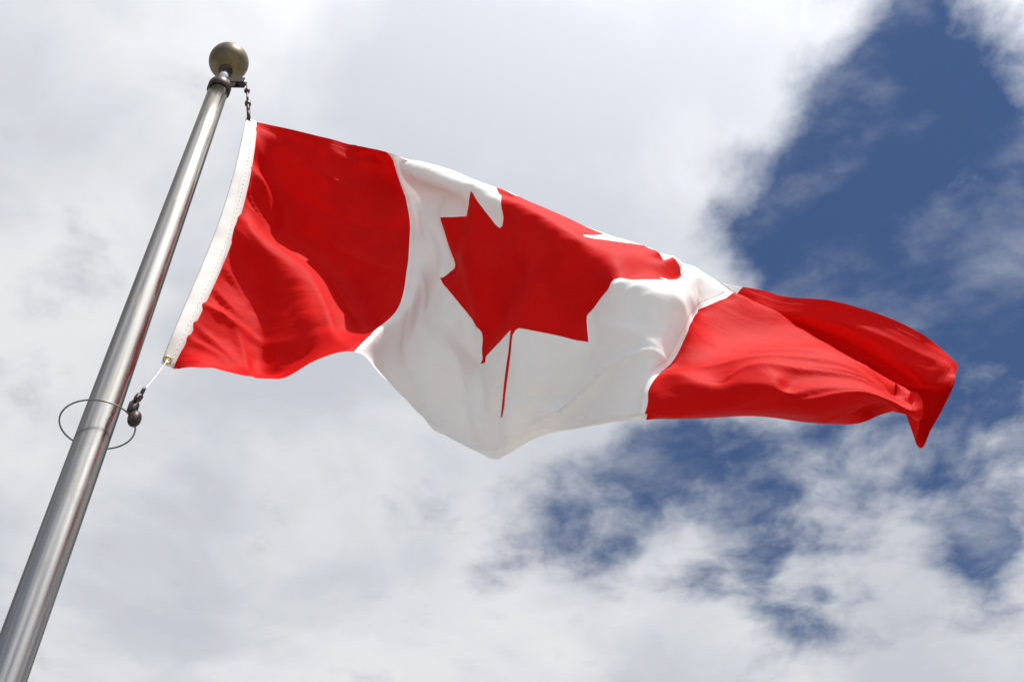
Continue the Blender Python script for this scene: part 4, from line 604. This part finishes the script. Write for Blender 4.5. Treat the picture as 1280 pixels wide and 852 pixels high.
10341 22040 43639 10145 22142 43426 9959 22244 43203 9785 22366 42981 9752 22665 42929 9889 22896 43078 10028 23118 43238 10163 23345 43394 10246 23621 43497 10078 23775 43293 9904 23882 43066 9844 24172 42996 10087 24029 43107 9964 23864 42865 9832 23638 42664 9729 23382 42523 9646 23102 42412 9552 22803 42314 9414 22509 42191 9223 22267 42023 9072 22043 41814 8938 21817 41593 8801 21593 41371 8661 21375 41141 8520 21168 40899 8376 20986 40639 8242 20812 40367 8111 20649 40087 7975 20496 39803 7833 20354 39517 7683 20224 39231 7525 20107 38953 7365 19998 38684 7224 19886 38429 7082 19783 38176 7031 19764 37874 7061 20020 37708 7157 20306 37768 7295 20567 37925 7465 20816 38104 7663 21043 38284
10673 22093 43462 10460 22179 43259 10268 22270 43037 10089 22374 42810 9987 22627 42670 10114 22871 42805 10249 23097 42964 10384 23322 43123 10509 23559 43272 10391 23807 43137 10218 23922 42911 10051 24084 42711 10287 24199 42858 10163 24015 42604 10063 23748 42417 9991 23458 42299 9908 23157 42206 9788 22855 42101 9626 22573 41977 9450 22304 41839 9311 22084 41630 9184 21868 41414 9055 21652 41203 8925 21429 40982 8785 21217 40746 8644 21029 40488 8512 20856 40214 8384 20691 39933 8253 20531 39651 8119 20378 39370 7976 20231 39094 7831 20093 38827 7694 19959 38574 7556 19824 38334 7416 19695 38092 7354 19652 37795 7385 19920 37651 7471 20203 37737 7586 20457 37890 7746 20717 38028 7942 20962 38184
10995 22167 43280 10767 22232 43086 10570 22311 42863 10390 22410 42634 10240 22581 42429 10336 22854 42529 10469 23081 42688 10606 23300 42854 10745 23520 43015 10706 23821 42981 10531 23924 42751 10352 24024 42522 10463 24304 42564 10344 24155 42322 10301 23842 42168 10259 23507 42075 10150 23205 41986 9989 22918 41863 9822 22630 41747 9669 22327 41648 9545 22113 41437 9438 21918 41225 9314 21716 41028 9180 21507 40812 9034 21302 40578 8889 21114 40321 8761 20942 40044 8643 20773 39761 8528 20603 39483 8406 20431 39213 8281 20260 38951 8153 20095 38700 8023 19938 38458 7889 19784 38227 7751 19631 37998 7673 19526 37721 7717 19816 37631 7789 20071 37786 7873 20307 37964 7997 20556 38095 8207 20837 38089
11308 22264 43096 11066 22307 42914 10869 22366 42688 10687 22440 42452 10520 22547 42218 10559 22848 42251 10688 23073 42412 10825 23289 42580 10961 23509 42744 11020 23797 42822 10846 23904 42594 10673 24014 42367 10721 24311 42318 10601 24159 42080 10580 23839 41951 10526 23537 41843 10359 23275 41733 10165 23009 41613 10028 22708 41509 9934 22399 41428 9827 22180 41240 9722 21981 41030 9581 21788 40837 9421 21609 40623 9249 21421 40393 9105 21233 40135 8988 21061 39853 8890 20890 39574 8796 20708 39304 8693 20517 39043 8584 20323 38795 8470 20128 38559 8350 19942 38333 8221 19768 38110 8083 19596 37880 8000 19436 37631 8048 19735 37665 8111 19959 37864 8182 20178 38066 8266 20443 38193 8384 20618 37970
11559 22421 43014 11369 22415 42775 11178 22440 42540 10998 22482 42297 10831 22552 42052 10789 22843 41979 10924 23057 42150 11062 23268 42324 11197 23479 42501 11316 23722 42641 11152 23863 42425 10984 23987 42203 11005 24275 42107 10863 24091 41909 10853 23849 41722 10749 23600 41573 10505 23381 41458 10369 23097 41350 10292 22779 41289 10209 22477 41219 10110 22244 41043 10003 22041 40830 9855 21852 40637 9635 21739 40416 9424 21574 40191 9290 21377 39934 9204 21200 39650 9147 21027 39383 9066 20834 39121 8971 20627 38866 8871 20414 38620 8768 20204 38392 8664 19992 38184 8547 19782 37979 8406 19617 37742 8325 19449 37498 8390 19678 37689 8456 19903 37889 8520 20128 38090 8560 20383 38263 8610 20688 38162
11827 22613 42909 11674 22530 42659 11496 22505 42413 11318 22543 42169 11155 22593 41918 11048 22810 41737 11196 22991 41935 11344 23164 42143 11472 23349 42352 11587 23619 42436 11434 23785 42228 11284 23956 42020 11220 24203 41832 11005 24221 41613 10885 24020 41414 10798 23769 41264 10674 23500 41175 10625 23177 41126 10562 22842 41076 10461 22546 40985 10355 22287 40857 10238 22067 40633 10097 21867 40447 9833 21862 40216 9594 21733 39993 9486 21515 39742 9476 21318 39473 9429 21140 39210 9340 20940 38957 9247 20725 38703 9156 20506 38454 9059 20291 38220 8947 20089 38003 8823 19896 37796 8709 19701 37587 8635 19523 37350 8692 19724 37574 8779 19925 37818 8841 20138 38068 8867 20389 38289 8863 20738 38325
12074 22809 42799 11941 22722 42538 11808 22606 42290 11634 22540 42049 11485 22622 41799 11341 22720 41553 11488 22873 41776 11651 23026 42045 11772 23178 42290 11823 23471 42219 11667 23635 42011 11508 23829 41780 11375 24056 41550 11191 24241 41315 10946 24190 41103 10836 23943 40959 10895 23595 40921 10818 23250 40884 10649 22951 40801 10411 22704 40726 10158 22464 40707 9965 22171 40720 9857 21845 40632 9780 21610 40377 9789 21503 40040 9788 21514 39689 9796 21381 39369 9719 21161 39109 9630 20939 38857 9539 20717 38608 9449 20497 38361 9352 20283 38126 9262 20075 37905 9156 19888 37686 9031 19715 37469 8921 19654 37195 8960 19846 37435 9057 20033 37714 9133 20219 38002 9166 20452 38261 9145 20756 38434
12296 23006 42721 12151 22960 42409 12008 22859 42150 11924 22674 41920 11806 22534 41677 11656 22612 41426 11801 22763 41652 11955 22880 41945 12082 23028 42208 11997 23244 42012 11830 23439 41770 11658 23641 41524 11474 23851 41283 11288 24064 41038 11097 24273 40785 10860 24052 40621 10706 23720 40722 10566 23421 40893 10402 23107 40896 10169 22893 40739 9938 22656 40613 9806 22342 40520 9837 22024 40375 10031 21748 40276 10088 21552 39991 10020 21322 39735 9852 21120 39519 9760 20904 39272 9677 20684 39021 9586 20467 38778 9493 20253 38541 9403 20038 38303 9316 19810 38051 9276 19591 37778 9305 19582 37427 9249 19768 37135 9235 20021 37307 9294 20196 37605 9385 20364 37900 9450 20548 38194 9440 20727 38498
"""
G = []
for line in FLAG_POINTS.strip().splitlines():
    q = [int(k) / 10000.0 for k in line.split()]
    G.append([Vector(q[3 * j:3 * j + 3]) for j in range(NV)])


def cr(p0, p1, p2, p3, s):
    return 0.5 * (2 * p1 + (p2 - p0) * s + (2 * p0 - 5 * p1 + 4 * p2 - p3) * s * s + (3 * p1 - p0 - 3 * p2 + p3) * s * s * s)


def surf(u, v):
    """point of the cloth: u 0..2 from hoist to fly, v 0..1 from top to bottom (bicubic)"""
    x, y = u / 2 * (NU - 1), v * (NV - 1)
    i = max(0, min(int(x), NU - 2))
    j = max(0, min(int(y), NV - 2))
    s, t_ = x - i, y - j

    def col(ii):
        if ii < 0:
            return 2 * col(0) - col(1)
        if ii > NU - 1:
            return 2 * col(NU - 1) - col(NU - 2)
        g = G[ii]
        p1, p2 = g[j], g[j + 1]
        p0 = g[j - 1] if j > 0 else 2 * p1 - p2
        p3 = g[j + 2] if j + 2 < NV else 2 * p2 - p1
        return cr(p0, p1, p2, p3, t_)
    return cr(col(i - 1), col(i), col(i + 1), col(i + 2), s)


def normal(u, v):
    e = 0.012
    du = surf(min(u + e, 2), v) - surf(max(u - e, 0), v)
    dv = surf(u, min(v + e, 1)) - surf(u, max(v - e, 0))
    n = dv.cross(du)
    return n.normalized()


random.seed(4)
GATHERS = []                        # v at the hoist, length along the fly, half width, height, slope
for k in range(17):
    v0 = 0.03 + 0.94 * k / 16 + random.uniform(-0.025, 0.025)
    GATHERS.append((v0, random.uniform(0.06, 0.20), random.uniform(0.007, 0.014), random.uniform(0.004, 0.011) * random.choice((-1, 1, 1)), random.uniform(0.15, 0.75)))
CREASES = [  # (u0,v0,u1,v1,half width,height) tension folds
    (0.52, 0.24, 0.60, 0.52, 0.018, 0.012), (0.55, 0.54, 0.93, 0.97, 0.013, 0.015), (0.54, 0.68, 0.82, 0.98, 0.020, -0.013),
    (0.66, 0.62, 0.95, 0.93, 0.010, -0.007), (1.04, 0.98, 1.46, 0.80, 0.010, 0.018), (1.02, 0.90, 1.30, 0.86, 0.016, -0.008),
    (1.25, 0.72, 1.50, 0.80, 0.014, 0.007), (1.08, 0.80, 1.22, 0.96, 0.016, 0.006), (0.78, 0.36, 0.98, 0.72, 0.02, 0.008),
    (0.86, 0.30, 1.02, 0.70, 0.016, -0.006), (1.05, 0.45, 1.18, 0.70, 0.02, 0.006),
    (1.53, 0.80, 1.95, 0.66, 0.012, 0.009), (1.55, 0.66, 1.97, 0.60, 0.014, -0.007), (1.62, 0.84, 1.98, 0.72, 0.010, 0.010),
    (1.68, 0.93, 2.0, 0.78, 0.012, -0.010), (1.74, 0.78, 1.99, 0.66, 0.008, 0.007), (1.8, 0.97, 2.0, 0.86, 0.01, 0.008), (1.85, 0.58, 2.0, 0.64, 0.008, 0.007),
    (0.10, 0.06, 0.46, 0.18, 0.016, 0.006), (0.14, 0.16, 0.48, 0.33, 0.02, -0.006), (0.2, 0.03, 0.48, 0.07, 0.014, 0.005), (0.25, 0.30, 0.5, 0.52, 0.018, 0.006),
    (0.22, 0.55, 0.46, 0.96, 0.016, 0.009), (0.30, 0.52, 0.49, 0.86, 0.012, -0.008), (0.08, 0.78, 0.22, 1.0, 0.014, 0.008),
    (1.6, 0.05, 1.99, 0.06, 0.012, 0.006), (1.72, 0.12, 2.0, 0.20, 0.014, -0.007), (1.88, 0.14, 2.0, 0.32, 0.012, 0.007)]


def ripple(u, v):
    h = 0.0
    for v0, ln, wd, amp, sl in GATHERS:
        d = (v - v0 - sl * u) / (wd * (1 + u * 2))
        if abs(d) < 4 and u < 0.6:
            h += 1.8 * amp * math.exp(-1.3 * (math.sqrt(d * d + 0.06) - 0.245)) * math.exp(-(u / ln) ** 2)
    for u0, v0, u1, v1, wd, amp in CREASES:
        dx, dy = u1 - u0, v1 - v0
        L = math.hypot(dx, dy)
        t_ = ((u - u0) * dx + (v - v0) * dy) / (L * L)
        d = ((u - u0) * dy - (v - v0) * dx) / L / wd
        if -0.15 < t_ < 1.15 and abs(d) < 4:
            h += 1.4 * amp * math.exp(-1.3 * (math.sqrt(d * d + 0.06) - 0.245)) * math.sin(math.pi * (t_ + 0.15) / 1.3) ** 1.2
    return h * min(1.0, 0.15 + u / 0.05)


# outline of the maple leaf, in units of the hoist
STEPS = [(-45, -863), ('a', 95, 111, -98, 0), (859, 151), (-116, -320), ('a', 65, 20, -73, 0), (941, -762), (-212, -99), ('a', 65, -34, -79, 0),
         (186, -572), (-542, 115), ('a', 65, -73, -38, 0), (-105, -247), (-423, 454), ('a', 65, -111, -57, 0), (204, -1052), (-327, 189),
         ('a', 65, -91, -27, 0), (-332, -652)]
half = [Vector((4890, 4430))]
prev_dir = None
for k, stp in enumerate(STEPS):
    if stp[0] == 'a':
        # rounded inner corner: a small curve between the two straight edges
        a0 = half[-1]
        a1 = a0 + Vector((stp[2], stp[3]))
        d0 = Vector(STEPS[k - 1][:2]).normalized()
        d1 = Vector(STEPS[k + 1][:2]).normalized()
        den = d0.x * d1.y - d0.y * d1.x
        s = ((a1 - a0).x * d1.y - (a1 - a0).y * d1.x) / den
        cpt = a0 + d0 * max(0, min(abs(s), 200))
        for q in (0.33, 0.66, 1.0):
            half.append(a0 * (1 - q) ** 2 + cpt * 2 * q * (1 - q) + a1 * q * q)
    else:
        half.append(half[-1] + Vector(stp))
leaf = half + [Vector((9600 - q.x, q.y)) for q in half[::-1]][1:]
leaf = [q / 4800 for q in leaf]
# the stem is pinched narrow by the fold it lies in
leaf = [Vector((1 + (q.x - 1) * 0.7, q.y)) if q.y > 0.735 and abs(q.x - 1) < 0.02 else q for q in leaf]


def split(pts, step, closed):
    out = []
    n = len(pts)
    for i in range(n if closed else n - 1):
        a, b = pts[i], pts[(i + 1) % n]
        m = max(1, int((b - a).length / step))
        out += [a.lerp(b, k / m) for k in range(m)]
    if not closed:
        out.append(pts[-1])
    return out


leaf_line = split(leaf, 0.011, True)
verts, edges = [], []


def chain(pts, closed):
    s = len(verts)
    verts.extend(Vector((q.x, q.y)) for q in pts)
    n = len(pts)
    for i in range(n if closed else n - 1):
        edges.append((s + i, s + (i + 1) % n))


STEP = 0.0075
chain(split([Vector((0, 0)), Vector((2, 0)), Vector((2, 1)), Vector((0, 1))], STEP, True), True)
chain(split([Vector((0.5, 0)), Vector((0.5, 1))], STEP, False), False)
chain(split([Vector((1.5, 0)), Vector((1.5, 1))], STEP, False), False)
chain(leaf_line, True)
nx, ny = int(2 / STEP), int(1 / STEP)
for i in range(1, nx):
    for j in range(1, ny):
        u, v = 2 * i / nx, j / ny
        if abs(u - 0.5) > 0.004 and abs(u - 1.5) > 0.004:
            verts.append(Vector((u, v)))
V2, E2, F2, _, _, _ = delaunay_2d_cdt(verts, edges, [], 1, 1e-5)


def in_leaf(x, y):
    r = False
    n = len(leaf)
    for i in range(n):
        a, b = leaf[i], leaf[(i + 1) % n]
        if (a.y > y) != (b.y > y) and x < (b.x - a.x) * (y - a.y) / (b.y - a.y) + a.x:
            r = not r
    return r


flag_t = empty("flag", G[0][0])
tag(flag_t, "red and white flag with a red maple leaf, rippling in the wind", "flag")
base = G[0][0]
bm = bmesh.new()
uvl = bm.loops.layers.uv.new("UVMap")
bv = []
for q in V2:
    u, v = min(max(q.x, 0), 2), min(max(q.y, 0), 1)
    bv.append(bm.verts.new(surf(u, v) + normal(u, v) * ripple(u, v) - base))
bm.verts.ensure_lookup_table()
for f in F2:
    c = sum((V2[k] for k in f), Vector((0, 0))) / len(f)
    try:
        fc = bm.faces.new([bv[k] for k in f])
    except ValueError:
        continue
    red = c.x < 0.5 or c.x > 1.5 or (0.6 < c.x < 1.4 and in_leaf(c.x, c.y))
    fc.material_index = 0 if red else 1
    for lp, k in zip(fc.loops, f):
        lp[uvl].uv = (V2[k].x, 1 - V2[k].y)
link("cloth", bm, [M_RED, M_WHITE], flag_t)

# heading: a doubled canvas strip along the hoist, with stitching and two grommets
hw = 0.044
e = 0.02
hp = []
for k in range(61):
    v = k / 60
    a0 = surf(0, v)
    n0 = normal(0.004, v)
    dv = (surf(0, min(v + 0.12, 1)) - surf(0, max(v - 0.12, 0))).normalized()
    out = -SIDE * 0.95 + TOW * 0.1
    out = (out - dv * out.dot(dv)).normalized()
    hp.append((a0, out, out.cross(dv).normalized(), dv))
bm = bmesh.new()
uvl = bm.loops.layers.uv.new("UVMap")
rows = []
for k, (a0, out, nn, dv) in enumerate(hp):
    wob = 0.002 * math.sin(k * 0.5) + 0.001 * math.sin(k * 1.3)
    hw = 0.036 + 0.018 * math.sin(math.pi * k / 60)
    prof = [(-0.008, 0.0014), (0.012, 0.0022), (hw * 0.6, 0.0022), (hw - 0.004, 0.0022), (hw, 0.0), (hw - 0.004, -0.0022), (hw * 0.6, -0.0022), (0.012, -0.0022), (-0.008, -0.0014)]
    rows.append([bm.verts.new(a0 + out * x + nn * (y + wob * x / hw) - base) for x, y in prof])
for a, b in zip(rows, rows[1:]):
    for k in range(9):
        f = bm.faces.new((a[k], a[(k + 1) % 9], b[(k + 1) % 9], b[k]))
        for lp in f.loops:
            lp[uvl].uv = (lp.vert.co.z * 2, lp.vert.co.x * 2)
bm.faces.new(rows[0][::-1])
bm.faces.new(rows[-1])
heading = link("heading", bm, M_CANVAS, flag_t)
bm = bmesh.new()
for xo in (0.010,):
    for k in range(0, 60):
        a0, out, nn, dv = hp[k]
        b0 = hp[k + 1][0]
        for sgn in (-1, 1):
            pa = a0 + out * xo + nn * 0.0028 * sgn
            pb = a0.lerp(b0, 0.6) + out * xo + nn * 0.0028 * sgn
            tube(bm, [pa - base, pb - base], 0.0007, 5)
link("stitching", bm, M_CORD, heading)
grom = []
for k in (1, 59):
    a0, out, nn, dv = hp[k]
    c0 = a0 + out * 0.023
    bm = bmesh.new()
    ring = [c0 + (out * math.cos(q) + dv * math.sin(q)) * 0.0105 - base for q in [2 * math.pi * i / 28 for i in range(28)]]
    tube(bm, ring, 0.0042, 8, True)
    link("grommet", bm, M_BRASS, heading)
    grom.append((c0, out, nn, dv))


# ------------------------------------------------------------------ snap hooks, cable, retainer ring
def snap_hook(top, bottom, s, label):
    """a swivel snap: eye, swivel barrel, hook with a spring gate, between two points"""
    d = (bottom - top)
    L = d.length
    d.normalize()
    rot = d.to_track_quat('Z', 'Y').to_matrix()
    t0 = empty("snap_hook", top)
    tag(t0, label, "snap hook", "snap hooks holding the hoist of the flag")
    P_ = lambda x, y, z: rot @ Vector((x * s, y * s, 0)) + d * (z * L)
    bm = bmesh.new()
    tube(bm, [P_(0.009 * math.cos(q), 0, 0) + d * 0.009 * s * math.sin(q) + d * 0.008 * s for q in [2 * math.pi * i / 20 for i in range(20)]], 0.0028 * s, 8, True)
    link("eye", bm, M_DARK, t0)
    bm = bmesh.new()
    lathe(bm, [(0.004 * s, 0), (0.0075 * s, 0.003 * s), (0.0075 * s, 0.013 * s), (0.0045 * s, 0.017 * s)], 20, d * 0.016 * s, rot)
    link("swivel", bm, M_DARK, t0)
    bm = bmesh.new()
    pts = [P_(0, 0, 0) + d * 0.03 * s, P_(0.008, 0, 0) + d * 0.034 * s, P_(0.011, 0, 0) + d * 0.045 * s, P_(0.011, 0, 0.8), P_(0.006, 0, 0.95), P_(0, 0, 1.0), P_(-0.007, 0, 0.95), P_(-0.011, 0, 0.84), P_(-0.0105, 0, 0.74)]
    tube(bm, pts, [0.0045 * s] * 5 + [0.0042 * s] * 4, 10)
    link("hook", bm, M_DARK, t0)
    bm = bmesh.new()
    tube(bm, [P_(-0.0095, 0, 0.76), P_(-0.007, 0, 0) + d * 0.045 * s, P_(-0.001, 0, 0) + d * 0.033 * s], 0.0032 * s, 8)
    link("gate", bm, M_DARK, t0)
    return t0


def sag(a, b, n, amp):
    return [a.lerp(b, k / n) + Vector((0, 0, -amp * math.sin(math.pi * k / n))) for k in range(n + 1)]


POLE0 = Vector((PX, PY, 0))
pul = POLE0 + rotz @ Vector((0.094, 0, 0)) + Vector((0, 0, TOP + 0.018))
g0 = grom[0][0]
h1 = pul.lerp(g0, 0.42)
snap_hook(h1, g0 + (h1 - g0).normalized() * 0.004, 1.5, "small dark snap hook just below the gold ball at top corner of the flag")
bm = bmesh.new()
pts = sag(pul, h1, 8, 0.0)
tube(bm, [q - pul for q in pts], 0.0035, 8)
cab = link("halyard", bm, M_DARK)
cab.location = pul
tag(cab, "short dark cable hanging from the pulley beneath the gold ball", "cable")
# knots/beads crimped on the cable
bm = bmesh.new()
ball(bm, pul.lerp(h1, 0.5) - pul, 0.011, 14, 10, 1.2)
link("cable_stop", bm, M_DARK, cab)

# retainer ring: a wire loop hung round the pole, with a counterweight snap at the flag side
RZ = 4.05
RR = 0.096
ringc = POLE0 + SIDE * 0.0 + Vector((0, 0, RZ))
bm = bmesh.new()
pts = []
for k in range(64):
    q = 2 * math.pi * k / 64
    pts.append(SIDE * (RR * math.cos(q)) + TOW * (RR * math.sin(q)) + Vector((0, 0, 0.010 * math.cos(q + 0.5))))
tube(bm, pts, 0.0023, 8, True)
ring = link("retainer_ring", bm, M_STEEL)
ring.location = ringc
tag(ring, "thin wire ring looped loosely around the pole beneath the flag", "ring")
att = ringc + SIDE * (RR * math.cos(0.75)) + TOW * (RR * math.sin(0.75)) + Vector((0, 0, 0.01))
bm = bmesh.new()
ball(bm, att - ringc + SIDE * 0.012 + Vector((0, 0, -0.012)), 0.018, 20, 14, 1.5)
link("counterweight", bm, M_DARK, ring)
bm = bmesh.new()
lathe(bm, [(0.011, -0.005), (0.014, 0.0), (0.014, 0.03), (0.009, 0.04)], 20, att - ringc + Vector((0, 0, 0.008)))
link("clamp", bm, M_DARK, ring)
h2 = att + SIDE * 0.012 + Vector((0, 0, 0.1))
snap_hook(h2, att + Vector((0, 0, 0.045)), 1.4, "dark snap hook beside the pole at the wire ring below the flag")
bm = bmesh.new()
g1 = grom[1][0]
tube(bm, [q - h2 for q in sag(h2, g1, 8, 0.01)], 0.0016, 8)
cord = link("lower_cord", bm, M_CORD)
cord.location = h2
tag(cord, "short white cord from bottom corner of the flag to the snap hook", "cord")
